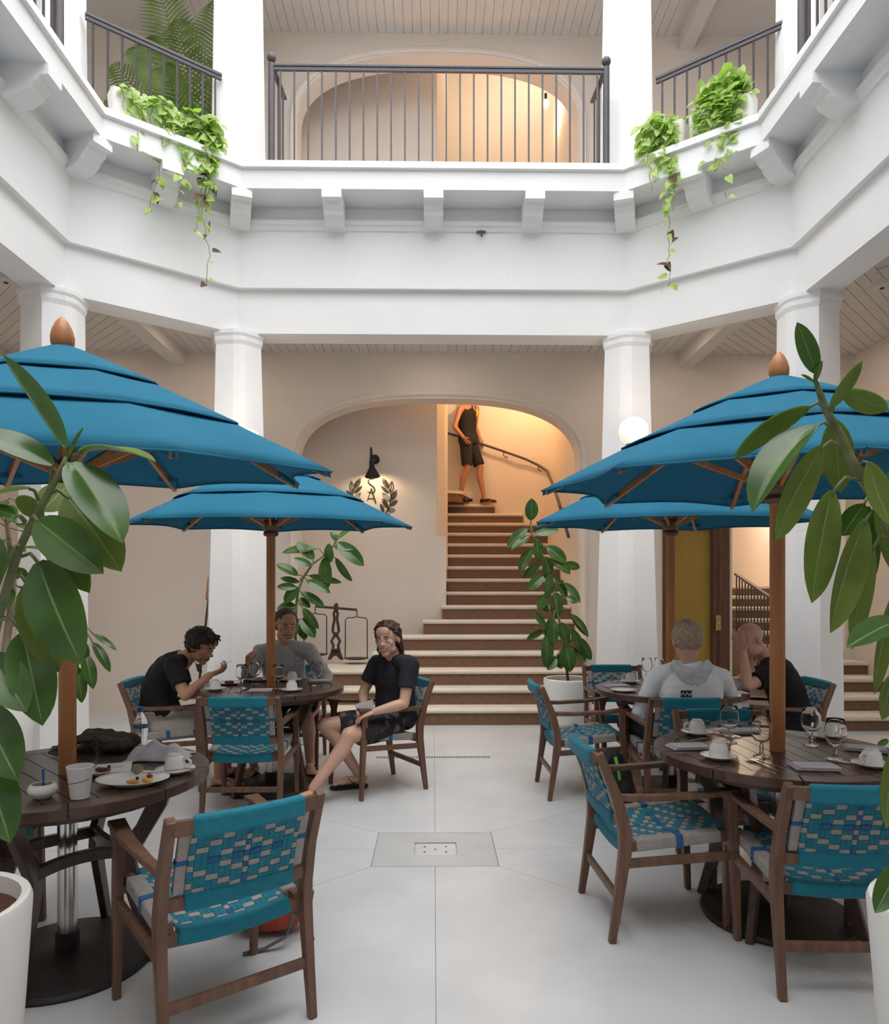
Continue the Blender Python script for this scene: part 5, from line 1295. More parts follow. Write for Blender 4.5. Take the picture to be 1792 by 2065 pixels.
# bags on the floor
M_ORANGE = mat('orange_nylon', (.42, .07, .03), .7, .15, 12, .2, 60); M_WEB = mat('grey_strap', (.10, .10, .115), .8, .15, 30); M_BAGK = mat('black_nylon', (.012, .012, .013), .7, .2, 12, .2, 60); M_LIME = mat('lime_strap', (.18, .55, .06), .7, .1, 10)
bp = PZ(540, 1885, 0); bk = thing('backpack', 'grey backpack with an orange bottom under the foreground armchair', 'backpack', (bp.x, bp.y, 0))
mbA = MB(); mbA.ell(bp + V(0, .05, .085), (.16, .11, .085)); mbB = MB(); mbB.ell(bp + V(-.01, .06, .20), (.15, .10, .16)); mbB.ell(bp + V(.06, .02, .22), (.09, .09, .11))
for pts, w in (([bp + V(.09, -.04, .22), bp + V(.14, -.09, .16), bp + V(.10, -.12, .05), bp + V(.02, -.14, .012), bp + V(-.06, -.17, .006)], .022), ([bp + V(.12, .0, .26), bp + V(.19, -.05, .20), bp + V(.17, -.06, .08), bp + V(.20, -.08, .01)], .030), ([bp + V(.10, .02, .33), bp + V(.14, -.01, .36), bp + V(.17, .0, .31), bp + V(.14, .0, .25)], .018)):
    MB().ribbon(pts, w, .004).build('strap', M_WEB, bk)
bq = V(1.22, 4.78, 0); bk2 = thing('backpack', 'black backpack with a lime strap beside the hooded man', 'backpack', tuple(bq))
mbC = MB(); mbC.ell(bq + V(0, 0, .17), (.11, .10, .17)); mbC.ell(bq + V(.02, -.03, .12), (.10, .09, .12)); mbC.ell(bq + V(-.02, .0, .30), (.07, .06, .10))
MB().ribbon([bq + V(-.03, -.085, .36), bq + V(-.02, -.115, .30), bq + V(-.01, -.125, .22)], .02, .006).build('lime_loop', M_LIME, bk2)
MB().ribbon([bq + V(-.06, -.06, .38), bq + V(-.10, -.10, .30), bq + V(-.11, -.10, .12), bq + V(-.08, -.08, .03)], .03, .006).build('strap', M_BAGK, bk2)
# ------------------------------------------------------------------ people
from mathutils import noise as mnoise
def remesh(mb, voxel, iters=4, fac=.5, wr=0.0, wf=14.0, seed=0.0, squash=None):
    me = bpy.data.meshes.new('tmp'); me.from_pydata(mb.v, [], mb.f)
    b = bmesh.new(); b.from_mesh(me); bmesh.ops.recalc_face_normals(b, faces=b.faces); b.to_mesh(me); b.free()
    ob = bpy.data.objects.new('tmp', me); tsc = bpy.data.scenes.new('remesh_scratch'); tsc.collection.objects.link(ob)
    m = ob.modifiers.new('r', 'REMESH'); m.mode = 'VOXEL'; m.voxel_size = voxel
    if iters:
        s = ob.modifiers.new('s', 'SMOOTH'); s.factor = fac; s.iterations = iters
    vl = tsc.view_layers[0]; vl.update(); dg = vl.depsgraph; dg.update()
    out = bpy.data.meshes.new_from_object(ob.evaluated_get(dg))
    bpy.data.objects.remove(ob); bpy.data.meshes.remove(me); bpy.data.scenes.remove(tsc)
    if wr:
        nrm = [v.normal.copy() for v in out.vertices]; co = [v.co.copy() for v in out.vertices]; flatco = []
        for c_, n_ in zip(co, nrm):
            p = c_ * wf + V(seed, seed * .7, 0)
            q = mnoise.noise(V(p.x, p.y, p.z * .55)) + .5 * mnoise.noise(p * 2.1)
            flatco.extend(c_ + n_ * (q * wr))
        out.vertices.foreach_set('co', flatco); out.update()
    out.materials.clear(); out.shade_smooth()
    return out
def put_mesh(name, me, mats, parent, label=None):
    o = bpy.data.objects.new(name, me); COL.objects.link(o)
    for m in (mats if isinstance(mats, (list, tuple)) else [mats]): me.materials.append(m)
    o.parent = parent; o.matrix_parent_inverse = basis(parent).inverted()
    if label: o['label'] = label
    return o
def limb(mb, pts, rs, n=14):
    pts = [Vector(p) for p in pts]
    fine = []; fr = []
    for i in range(len(pts) - 1):
        for q in range(4): fine.append(pts[i].lerp(pts[i + 1], q / 4)); fr.append(lin(rs[i], rs[i + 1], q / 4))
    fine.append(pts[-1]); fr.append(rs[-1])
    mb.tube(fine, fr, n)
    for p, r in zip(pts, rs): mb.ell(p, (r, r, r), n=n, m=8)
def sweep(mb, rings, n=24):
    """rings: (centre, lateral vec, depth vec)"""
    vs = []; fs = []
    for c, a, b in rings:
        for k in range(n):
            t = 2 * PI * k / n; ct, st_ = math.cos(t), math.sin(t)
            vs.append(c + a * (math.copysign(abs(ct) ** .85, ct)) + b * (math.copysign(abs(st_) ** .85, st_)))
    m = len(rings)
    for i in range(m - 1):
        for k in range(n): fs.append((i * n + k, i * n + (k + 1) % n, (i + 1) * n + (k + 1) % n, (i + 1) * n + k))
    fs += [tuple(range(n - 1, -1, -1)), tuple(range((m - 1) * n, m * n))]
    mb.add(vs, fs)
def spine(pel, ch, nk, lat, prof, bulge=None, s=1.0):
    """rings along a bent spine; prof rows (t, half width, half depth); t 0 pelvis .. 1 neck base"""
    lat = Vector(lat).normalized(); rings = []
    for t, w, d in prof:
        a, b, c = pel, ch, nk
        p = a * (1 - t) ** 2 + (b * 2 - (a + c) / 2) * (2 * t * (1 - t)) + c * t * t
        q = (( b * 2 - (a + c) / 2) - a) * (1 - t) + (c - (b * 2 - (a + c) / 2)) * t
        tan = q.normalized(); l = (lat - tan * lat.dot(tan)).normalized(); dp = tan.cross(l)
        rings.append((p, l * w * s, dp * d * s))
    return rings
def frame(fwd, up):
    f = Vector(fwd).normalized(); u = Vector(up); u = (u - f * u.dot(f)).normalized(); r = f.cross(u)
    return Matrix((r, f, u)).transposed()
def hand(mb, w, d, n, thumb, s=1.0, curl=.5, spread=.12):
    """w wrist, d finger direction, n palm normal (fingers curl towards it), thumb side +-1"""
    d = Vector(d).normalized(); n = Vector(n); n = (n - d * n.dot(d)).normalized(); sd = d.cross(n) * thumb
    M = Matrix((sd, d, n)).transposed()
    mb.ell(w + d * .048 * s, (.038 * s, .056 * s, .016 * s), M, 12, 8); mb.ell(w + d * .075 * s, (.041 * s, .028 * s, .014 * s), M, 12, 8)
    mb.ell(w + d * .03 * s + sd * .018 * s + n * .008 * s, (.018 * s, .03 * s, .014 * s), M, 10, 6)
    for k, (off, L) in enumerate(((.031, .070), (.0105, .080), (-.0105, .074), (-.031, .058))):
        p = w + d * (.092 - abs(k - 1.3) * .005) * s + sd * off * s; a = 0.0; dirv = (d + sd * (off * spread * 10)).normalized(); pts = [p]
        for seg, fr in ((.46, curl * .7), (.31, curl), (.23, curl * .7)):
            a += fr; dv = dirv * math.cos(a) + n * math.sin(a); p = p + dv * L * seg * s; pts.append(p)
        limb(mb, pts, [.0092 * s, .0088 * s, .0082 * s, .0070 * s], 8)
    p = w + d * .028 * s + sd * .028 * s; q = p + (d * .6 + sd * .65 + n * .35).normalized() * .042 * s; r = q + (d * .85 + sd * .1 + n * .4 * (curl + .3)).normalized() * .034 * s
    limb(mb, [p, q, r], [.013 * s, .0105 * s, .0085 * s], 8)
def head(mb, c, M, s=1.0):
    def E(p, r): mb.ell(c + M @ (Vector(p) * s), [q * s for q in r], M, 20, 12)
    E((0, -.012, .032), (.077, .096, .086)); E((0, .028, -.035), (.061, .064, .076)); E((0, .064, -.096), (.028, .026, .022))
    for x in (-1, 1):
        E((x * .040, .018, -.066), (.024, .042, .032)); E((x * .042, .056, -.020), (.022, .020, .022)); E((x * .081, -.010, -.004), (.009, .019, .031)); E((x * .013, .100, -.030), (.010, .012, .009))
        E((x * .031, .080, -.004), (.020, .012, .010))
    E((0, .082, .026), (.052, .014, .012)); E((0, .092, .004), (.010, .016, .028)); E((0, .107, -.024), (.013, .017, .013)); E((0, .074, .060), (.052, .030, .040))
    E((0, .084, -.055), (.026, .016, .016)); E((0, .082, -.068), (.024, .015, .012))
M_EYEW = mat('eye_white', (.55, .50, .47), .3, 0, 5); M_IRIS = mat('eye_iris', (.03, .02, .015), .2, 0, 5); M_TEETH = mat('teeth', (.78, .75, .68), .3, 0, 5)
def face(t, c, M, s, lipcol, brow, smile=0, lashes=True):
    def pt(p): return c + M @ (Vector(p) * s)
    e = MB(); i = MB(); b = MB()
    for x in (-1, 1):
        e.ell(pt((x * .031, .0855, .006)), (.0105 * s, .006 * s, .0042 * s), M, 12, 8)
        i.ell(pt((x * .031, .0905, .006)), (.0050 * s, .002 * s, .0044 * s), M, 10, 6)
        b.tube([pt((x * .014, .095, .024)), pt((x * .032, .0945, .030)), pt((x * .050, .082, .025))], [.0035 * s, .0042 * s, .002 * s], 6)
    ey = e.build('eyes', M_EYEW, t, smooth=True); i.build('irises', M_IRIS, ey, smooth=True); b.build('eyebrows', brow, t, smooth=True)
    l = MB(); k = .010 * smile
    w = .026 + .008 * smile
    l.tube([pt((-w, .082, -.058 + k)), pt((-.012, .0985, -.055)), pt((0, .0995, -.057)), pt((.012, .0985, -.055)), pt((w, .082, -.058 + k))], [.002 * s, .004 * s, .0045 * s, .004 * s, .002 * s], 6)
    l.tube([pt((-w, .082, -.058 + k)), pt((-.012, .096, -.068 - k * .4)), pt((0, .098, -.070 - k * .4)), pt((.012, .096, -.068 - k * .4)), pt((w, .082, -.058 + k))], [.002 * s, .0045 * s, .005 * s, .0045 * s, .002 * s], 6)
    l.build('lips', lipcol, t, smooth=True)
    if smile: MB().ell(pt((0, .0945, -.0625)), (.019 * s, .006 * s, .005 * s), M, 12, 6).build('teeth', M_TEETH, t, smooth=True)
def hair(t, c, M, s, m, test, L=.03, n=420, seed=1, r=.011, comb=(0, -.4, .2), puff=.010, extra=None, vox=.005):
    rnd = random.Random(seed); mb = MB()
    cc = Vector((0, -.012, .032)); R_ = Vector((.077, .096, .086))
    for k in range(n):
        z = 1 - 2 * (k + .5) / n; a = k * 2.39996; q = Vector((math.sqrt(1 - z * z) * math.cos(a), math.sqrt(1 - z * z) * math.sin(a), z))
        p = Vector((q.x * R_.x, q.y * R_.y, q.z * R_.z)) + cc
        if not test(p): continue
        tang = Vector(comb) + Vector((rnd.uniform(-.5, .5), rnd.uniform(-.5, .5), rnd.uniform(-.3, .3))); tang = (tang - q * tang.dot(q)).normalized()
        Lk = L * rnd.uniform(.7, 1.3); a0 = p + q * puff * .2 - tang * Lk * .3; b0 = p + q * puff * rnd.uniform(.6, 1.5) + tang * Lk * .5; c0 = b0 + tang * Lk * .5 + q * rnd.uniform(-.004, .006)
        mb.tube([c + M @ (x * s) for x in (a0, b0, c0)], [r * s, r * s * .9, r * s * .4], 6)
    if extra: extra(mb, rnd)
    return put_mesh('hair', remesh(mb, vox, 2, .4), m, t)
def person(lab, base, J, skin, S=1.0, vox=.006, torso=None):
    """one continuous body mesh from joints J; returns (thing, body)"""
    t = thing('person', lab, 'person', base)
    mb = MB(); g = J.get
    lat = J['shR'] - J['shL']
    prof = torso or [(-.06, .13, .10), (.03, .168, .118), (.15, .165, .118), (.35, .142, .105), (.55, .155, .112), (.75, .165, .112), (.88, .145, .092), (.96, .09, .068), (1.02, .058, .058)]
    sweep(mb, spine(J['pel'], J['ch'], J['nk'], lat, prof, s=S))
    for a in 'LR':
        limb(mb, [J['nk'].lerp(J['sh' + a], .25) - V(0, 0, .015), J['sh' + a]], [.05 * S, .056 * S])
        limb(mb, [J['sh' + a], J['sh' + a].lerp(J['el' + a], .4), J['el' + a]], [.054 * S, .046 * S, .037 * S])
        limb(mb, [J['el' + a], J['el' + a].lerp(J['wr' + a], .3), J['wr' + a]], [.037 * S, .039 * S, .026 * S])
        hd = J.get('hd' + a) or (J['wr' + a] - J['el' + a]); hn = J.get('hn' + a) or V(0, 0, -1)
        hand(mb, J['wr' + a], hd, hn, J.get('th' + a, 1), S, J.get('cu' + a, .45))
        limb(mb, [J['hp' + a], J['hp' + a].lerp(J['kn' + a], .5), J['kn' + a]], [.088 * S, .074 * S, .056 * S])
        kd = (J['an' + a] - J['kn' + a]); back = J.get('calf' + a, V(0, .02, 0))
        limb(mb, [J['kn' + a], J['kn' + a] + kd * .28 + back, J['kn' + a] + kd * .6 + back * .4, J['an' + a]], [.054 * S, .056 * S, .044 * S, .034 * S])
        f = J['toe' + a] - J['an' + a]; f.z = 0; f.normalize(); an = J['an' + a]; sole = an.z - .075 * S
        up = V(0, 0, 1); Mf = frame(f, up); z0 = J.get('sole' + a, sole)
        mb.ell(V(an.x, an.y, z0 + .036) - f * .025, (.034, .040, .036), Mf, 12, 8); mb.ell(V(an.x, an.y, z0 + .034) + f * .06, (.040, .080, .032), Mf, 12, 8); mb.ell(V(an.x, an.y, z0 + .022) + f * .125, (.046, .060, .020), Mf, 12, 8)
        for k in range(5):
            sdv = f.cross(up) * ((k - 2) * .017); mb.ell(V(an.x, an.y, z0 + .015) + f * (.185 - abs(k - 1) * .008) + sdv, (.010, .018, .010), Mf, 8, 6)
    M = frame(J['hf'], J['hu']); hs = J.get('hs', 1.0)
    head(mb, J['hc'], M, hs)
    limb(mb, [J['nk'] - V(0, 0, .03), J['nk'].lerp(J['hc'] + M @ V(0, -.02, -.05), .55), J['hc'] + M @ V(0, -.02, -.045)], [.062 * S, .056 * S, .056 * S])
    put_mesh('body', remesh(mb, vox, 3), skin, t)
    return t, M, hs
TSH = [(.02, .182, .135), (.10, .180, .134), (.25, .172, .128), (.45, .166, .124), (.65, .176, .126), (.80, .170, .118), (.90, .145, .098), (.97, .098, .078), (1.0, .078, .070)]
def shirt(t, J, m, sleeve=.6, S=1.0, prof=TSH, wr=.009, seed=0, vox=.007, extra=None, name='shirt'):
    mb = MB(); sweep(mb, spine(J['pel'], J['ch'], J['nk'], J['shR'] - J['shL'], prof, s=S))
    for a in 'LR':
        limb(mb, [J['nk'].lerp(J['sh' + a], .3) - V(0, 0, .012), J['sh' + a]], [.058 * S, .067 * S])
        sh, el, w = J['sh' + a], J['el' + a], J['wr' + a]
        if sleeve <= 1:
            e = sh.lerp(el, sleeve); mb.ell(sh, (.067 * S,) * 3, n=14, m=8); mb.tube([sh, sh.lerp(e, .5), e], [.067 * S, .066 * S, .066 * S], 16)
        else:
            limb(mb, [sh, sh.lerp(el, .5), el], [.067 * S, .060 * S, .054 * S]); e = el.lerp(w, sleeve - 1); mb.tube([el, el.lerp(e, .5), e], [.054 * S, .048 * S, .038 * S], 16)
    if extra: extra(mb)
    return put_mesh(name, remesh(mb, vox, 3, .5, wr, 11, seed), m, t)
def shorts(t, J, m, frac=.85, S=1.0, wr=.005, seed=3, vox=.007, name='shorts', rr=(.105, .098, .092)):
    mb = MB(); lat = (J['shR'] - J['shL'])
    sweep(mb, spine(J['pel'], J['ch'], J['nk'], lat, [(-.09, .15, .115), (0, .182, .136), (.10, .182, .136), (.2, .172, .128)], s=S))
    for a in 'LR':
        e = J['hp' + a].lerp(J['kn' + a], min(frac, 1)); mb.ell(J['hp' + a], (rr[0] * S,) * 3, n=16, m=10)
        mb.tube([J['hp' + a], J['hp' + a].lerp(e, .5), e], [r_ * S for r_ in rr], 18)
        if frac > 1:
            k2 = J['kn' + a].lerp(J['an' + a], frac - 1); mb.ell(J['kn' + a], (rr[2] * S * .9,) * 3, n=16, m=10); mb.tube([J['kn' + a], k2], [rr[2] * S * .88, rr[2] * S * .75], 18)
    return put_mesh(name, remesh(mb, vox, 3, .5, wr, 11, seed), m, t)
def skinmat(n, c): return mat('skin_' + n, c, .5, .06, 18, .05, 200, sss=0)
def flat(p, z):
    p = p.copy(); p.z = z; return p
def c2(x, y, d): return P(240 + x / 2.715, 1180 + y / 2.715, d)
def c3(x, y, d): return P(1040 + x / 2.383, 1180 + y / 2.383, d)
def c6(x, y, d): return P(560 + x / 2.56, 700 + y / 2.56, d)
M_HAIRD = mat('dark_brown_hair', (.022, .014, .011), .55, .3, 60); M_HAIRG = mat('greying_hair', (.075, .058, .05), .6, .35, 60); M_HAIRB = mat('sandy_hair', (.36, .27, .20), .6, .3, 60); M_HAIRW = mat('brown_wavy_hair', (.038, .020, .014), .5, .35, 50)
M_TEEB = mat('black_cotton', (.010, .009, .011), .9, .2, 30, .15, 300); M_TEEN = mat('charcoal_cotton', (.016, .016, .022), .9, .2, 30, .15, 300)
M_GREYT = mat('heather_grey_cotton', (.42, .43, .45), .9, .12, 60, .15, 300); M_HOOD = mat('pale_grey_hoodie', (.70, .72, .76), .85, .04, 20, .1, 300)
M_KHAKI = mat('light_grey_trousers', (.36, .33, .29), .9, .1, 20); M_NAVY = mat('navy_shorts', (.018, .020, .032), .9, .1, 20)
def camo():
    m = mat('camo_shorts', (.03, .026, .03), .9, .1, 10)
    cr = [n for n in m.node_tree.nodes if n.type == 'VALTORGB'][0].color_ramp
    cr.elements[0].position = .44; cr.elements[0].color = (.022, .019, .022, 1); cr.elements[1].position = .60; cr.elements[1].color = (.15, .12, .12, 1)
    e = cr.elements.new(.52); e.color = (.028, .024, .028, 1); e = cr.elements.new(.58); e.color = (.06, .05, .052, 1)
    [n for n in m.node_tree.nodes if n.type == 'TEX_NOISE'][0].inputs['Scale'].default_value = 16
    return m
M_CAMO = camo()
M_SANDAL = mat('black_sandal', (.012, .010, .010), .7, .2, 20)
LIP = mat('lips_rose', (.36, .14, .11), .45, .05, 20); LIPD = mat('lips_brown', (.22, .085, .065), .45, .05, 20)
def sandal(t, J, a, z0, lab='sandal'):
    f = J['toe' + a] - J['an' + a]; f.z = 0; f.normalize(); s = f.cross(V(0, 0, 1)); an = J['an' + a]; o = V(an.x, an.y, 0)
    out = [(-.07, 0), (-.055, .03), (0, .036), (.08, .042), (.15, .050), (.20, .035), (.215, 0)]
    pl = [o + f * x + s * y for x, y in out] + [o + f * x - s * y for x, y in out[-2:0:-1]]
    so = MB().slab([V(p.x, p.y, z0 + .002) for p in pl], (0, 0, .018)).build('sandal', M_SANDAL, t)
    st_ = MB()
    for sg in (-1, 1): st_.ribbon([V(o.x, o.y, z0 + .02) + f * .02 + s * sg * .043, V(o.x, o.y, z0 + .075) + f * .075 + s * sg * .026, V(o.x, o.y, z0 + .048) + f * .16], .018, .006)
    st_.build('strap', M_SANDAL, so)
# ---- man in black eating --------------------------------------------------------
J = dict(pel=c2(262, 745, 5.42), ch=c2(222, 560, 5.42), nk=c2(352, 398, 5.40),
    shL=c2(318, 420, 5.58), shR=c2(292, 440, 5.22), elR=c2(362, 606, 5.10), wrR=c2(498, 492, 5.14), elL=c2(372, 600, 5.66), wrL=c2(462, 585, 5.58),
    hc=c2(446, 335, 5.38), hf=V(.86, -.22, -.40), hu=V(.35, -.05, .94), hs=1.02)
J.update(hpL=J['pel'] + V(.02, .10, -.02), hpR=J['pel'] + V(.02, -.10, -.02)); J.update(knL=J['pel'] + V(.46, .14, .02), knR=J['pel'] + V(.45, -.12, .02))
J.update(anL=V(J['knL'].x - .06, J['knL'].y + .02, .095), anR=V(J['knR'].x - .02, J['knR'].y - .02, .095)); J.update(toeL=J['anL'] + V(.2, .02, 0), toeR=J['anR'] + V(.2, -.05, 0), calfL=V(-.02, 0, 0), calfR=V(-.02, 0, 0))
J.update(hdR=V(.9, .05, .35), hnR=V(-.2, .3, .9), thR=-1, cuR=.8, hdL=V(1, -.1, -.05), hnL=V(0, 0, -1), thL=-1, cuL=.3)
SK_A = skinmat('a', (.50, .27, .175))
tA, M, s = person('man in black t-shirt hunched over his plate and eating', (J['pel'].x, J['pel'].y, 0), J, SK_A)
BACKP = [(.0, .178, .130), (.12, .180, .134), (.3, .172, .130), (.5, .168, .128), (.68, .178, .128), (.82, .172, .118), (.91, .145, .098), (.97, .098, .078), (1.0, .078, .068)]
shirt(tA, J, M_TEEB, .66, prof=BACKP, seed=1); shorts(tA, J, M_KHAKI, 1.15, seed=2, name='trousers')
face(tA, J['hc'], M, s, LIPD, M_HAIRD)
def mop(mb, rnd):
    for k in range(70):
        a_ = rnd.uniform(-1, 1); p = Vector((a_ * .055, rnd.uniform(-.06, .085), .105 + rnd.uniform(-.01, .012))); d = Vector((rnd.uniform(-.6, .6), rnd.uniform(.1, 1), rnd.uniform(-.3, .5))).normalized()
        mb.tube([J['hc'] + M @ (q * s) for q in (p - d * .01, p + d * .02, p + d * .045 + Vector((0, 0, -.008)))], [.011, .010, .004], 6)
hair(tA, J['hc'], M, s, M_HAIRD, lambda p: p.z > .050 or (p.y < .02 and p.z > -.005) or (p.y < -.03 and p.z > -.04), .035, 500, 2, .012, (0, .5, .3), .016, mop)
for a in 'LR': sandal(tA, J, a, 0)
# ---- man in grey shirt -----------------------------------------------------------
J = dict(pel=V(-1.20, 6.06, .53), ch=c2(905, 500, 6.06), nk=c2(905, 316, 5.98), shL=c2(1040, 362, 5.98), shR=c2(775, 368, 6.0), elL=c2(1135, 505, 5.95), wrL=c2(1103, 610, 5.72), elR=c2(705, 500, 5.85), wrR=c2(706, 440, 5.68),
    hc=c2(912, 222, 5.93), hf=V(.42, -.86, -.12), hu=V(.05, -.02, 1), hs=1.12)
J.update(hpL=J['pel'] + V(.10, -.02, -.02), hpR=J['pel'] + V(-.10, -.02, -.02)); J.update(knL=c2(1030, 735, 5.62), knR=J['pel'] + V(-.20, -.44, -.01))
J.update(anL=V(-.98, 5.72, .095), anR=V(-1.40, 5.62, .095)); J.update(toeL=J['anL'] + V(.05, -.2, 0), toeR=J['anR'] + V(-.03, -.2, 0), calfL=V(0, .03, 0), calfR=V(0, .03, 0))
J.update(hdL=V(-.15, -.35, -.9), hnL=V(-1, 0, 0), thL=1, cuL=.25, hdR=V(.1, -.3, .9), hnR=V(.9, -.3, 0), thR=1, cuR=1.0)
SK_B = skinmat('b', (.58, .33, .23))
tB, M, s = person('smiling man in grey long sleeved shirt behind the parasol pole', (J['pel'].x, J['pel'].y, 0), J, SK_B)
o = shirt(tB, J, M_GREYT, 1.9, 1.04, seed=4); shorts(tB, J, M_NAVY, .80, seed=5)
face(tB, J['hc'], M, s, LIPD, M_HAIRG, 1)
hair(tB, J['hc'], M, s, M_HAIRG, lambda p: (p.z > .062 and p.y < .075) or (p.y < .0 and p.z > -.005) or (p.y < -.04 and p.z > -.045), .018, 520, 3, .009, (0, .5, .2), .007)
M_PRINT = mat('pale_shirt_print', (.62, .62, .62), .9, 0, 5)
for a in 'LR': sandal(tB, J, a, 0)
pr = MB(); q = c2(980, 405, 5.845)
pr.tube([q + V(.012 * math.cos(a_ * PI / 6), 0, .012 * math.sin(a_ * PI / 6)) for a_ in range(13)], .003, 5)
for k in range(6): pr.box(q + V(-.05 + k * .02, 0, -.035), (.013, .004, .008))
pr.build('shirt_print', M_PRINT, o)
# ---- long haired man ----------------------------------------------------------------
J = dict(pel=c2(1508, 745, 5.32), ch=c2(1512, 560, 5.36), nk=c2(1508, 392, 5.30), shL=c2(1592, 436, 5.12), shR=c2(1412, 428, 5.44), elL=c2(1560, 648, 5.04), wrL=c2(1400, 692, 4.98), elR=c2(1335, 590, 5.42), wrR=c2(1338, 668, 5.16),
    hc=c2(1470, 298, 5.24), hf=V(-.33, -.93, -.04), hu=V(-.10, 0, 1), hs=1.03)
J.update(hpL=J['pel'] + V(-.02, -.10, -.01), hpR=J['pel'] + V(-.08, .08, -.01)); J.update(knL=c2(1258, 822, 4.96), knR=c2(1125, 770, 5.20))
J.update(anL=c2(1062, 1112, 4.86), anR=c2(1312, 1025, 5.30)); J['anL'].z = max(J['anL'].z, .09); J['anR'].z = .10
J.update(toeL=J['anL'] + V(-.14, -.16, 0), toeR=J['anR'] + V(-.2, -.06, 0), calfL=V(.02, .015, -.0), calfR=V(.02, .01, 0), hdL=V(-.85, -.1, -.25), hnL=V(.1, .2, -1), thL=-1, cuL=.5, hdR=V(-.15, -.45, -.75), hnR=V(.5, -.6, 0), thR=1, cuR=.7)
SK_C = skinmat('c', (.62, .37, .27))
tC, M, s = person('smiling long haired man in charcoal t-shirt and camo shorts', (J['pel'].x, J['pel'].y, 0), J, SK_C)
shirt(tC, J, M_TEEN, .62, seed=7); shorts(tC, J, M_CAMO, .78, seed=8)
face(tC, J['hc'], M, s, LIP, M_HAIRW, 1)
def locks(mb, rnd):
    for k in range(120):
        a_ = rnd.uniform(.0, PI)
        x, y = .082 * math.cos(a_), -.015 - .085 * abs(math.sin(a_)) 
        z0 = rnd.uniform(-.02, .06); L = rnd.uniform(.09, .15); pts = []
        for q in range(5): pts.append(Vector((x * (1 + .10 * q / 4) + .007 * math.sin(q * 2 + k), y * (1 + .08 * q / 4) + .006 * math.cos(q * 1.7 + k), z0 - L * q / 4)))
        mb.tube([J['hc'] + M @ (p * s) for p in pts], [.010, .011, .010, .009, .005], 6)
hair(tC, J['hc'], M, s, M_HAIRW, lambda p: (p.z > .080 and p.y < .060) or (p.z > .05 and p.y < .03) or (p.y < -.005 and p.z > -.06), .04, 480, 6, .012, (.2, -.5, -.3), .012, locks)
sandal(tC, J, 'R', 0); sandal(tC, J, 'L', 0)
# ---- man in white hoodie (seen from behind) ----------------------------------------------
J = dict(pel=V(1.60, 4.86, .53), ch=c3(830, 580, 4.80), nk=c3(828, 372, 4.80), shL=c3(672, 448, 4.82), shR=c3(990, 452, 4.82), elL=c3(598, 610, 4.86), wrL=c3(660, 600, 5.10), elR=c3(1052, 612, 4.86), wrR=c3(1010, 575, 5.12),
    hc=c3(822, 272, 4.82), hf=V(.05, .96, -.22), hu=V(0, .1, 1), hs=1.12)
J['wrL'].z = max(J['wrL'].z, .77); J['wrR'].z = max(J['wrR'].z, .77)
J.update(hpL=J['pel'] + V(-.10, .02, -.02), hpR=J['pel'] + V(.10, .02, -.02)); J.update(knL=J['pel'] + V(-.20, .42, -.01), knR=J['pel'] + V(.16, .42, -.01))
J.update(anL=V(1.43, 5.02, .095), anR=V(1.80, 5.15, .095)); J['knL'] = V(1.40, 5.26, .50); J.update(toeL=J['anL'] + V(-.05, .2, 0), toeR=J['anR'] + V(.05, .2, 0), calfL=V(0, -.03, 0), calfR=V(0, -.03, 0), hdL=V(.4, 1, 0), hdR=V(-.4, 1, 0), hnL=V(0, 0, -1), hnR=V(0, 0, -1), thL=1, thR=-1)
SK_D = skinmat('d', (.58, .34, .25))
tD, M, s = person('man in a pale hoodie seen from behind at the far right table', (J['pel'].x, J['pel'].y, 0), J, SK_D)
HOODP = [(-.02, .20, .15), (.12, .205, .152), (.3, .20, .146), (.5, .198, .142), (.68, .20, .140), (.80, .188, .130), (.89, .155, .108), (.96, .105, .085), (1.0, .082, .074)]
ho = shirt(tD, J, M_HOOD, 1.92, 1.06, HOODP, .007, 9)
hb = MB(); ctr = J['nk']
for k in range(14):
    a_ = PI * k / 13; hb.ell(ctr + V(.105 * math.cos(a_), -.055 - .055 * math.sin(a_), -.012 - .05 * math.sin(a_)), (.034, .034, .040), n=12, m=8)
for k in range(8):
    a_ = PI * (k + .5) / 8; hb.ell(ctr + V(.070 * math.cos(a_), -.10 - .02 * math.sin(a_), -.05 - .085 * math.sin(a_)), (.036, .026, .045), n=12, m=8)
hb.ell(ctr + V(0, -.115, -.11), (.055, .024, .07), n=14, m=10)
M_HOODG = mat('grey_hood_lining', (.50, .53, .55), .85, .06, 20, .1, 300)
put_mesh('hood', remesh(hb, .006, 10, .6, .010, 20, 4), M_HOODG, ho)
# square badge on the back
tgt = bpy.data.objects[ho.name]
q = c3(818, 522, 4.60); yb_ = 4.62
M_BADGE = mat('navy_badge', (.03, .035, .07), .7, .05, 10)
from mathutils.bvhtree import BVHTree
bv = BVHTree.FromPolygons([v.co.copy() for v in ho.data.vertices], [p.vertices[:] for p in ho.data.polygons])
def back_pt(px, py):
    a0, b0 = c3(px, py, 3.0), c3(px, py, 5.5); d_ = (b0 - a0).normalized(); h_ = bv.ray_cast(a0, d_)
    return (h_[0] if h_[0] else c3(px, py, 4.66)) - d_ * .004
g = MB(); gv = []; NX = 6
for j in range(NX + 1):
    for i in range(NX + 1): gv.append(back_pt(lin(791, 845, i / NX), lin(506, 539, j / NX)))
g.add(gv, [(j * (NX + 1) + i, j * (NX + 1) + i + 1, (j + 1) * (NX + 1) + i + 1, (j + 1) * (NX + 1) + i) for j in range(NX) for i in range(NX)])
bd = g.build('back_badge', M_BADGE, ho)
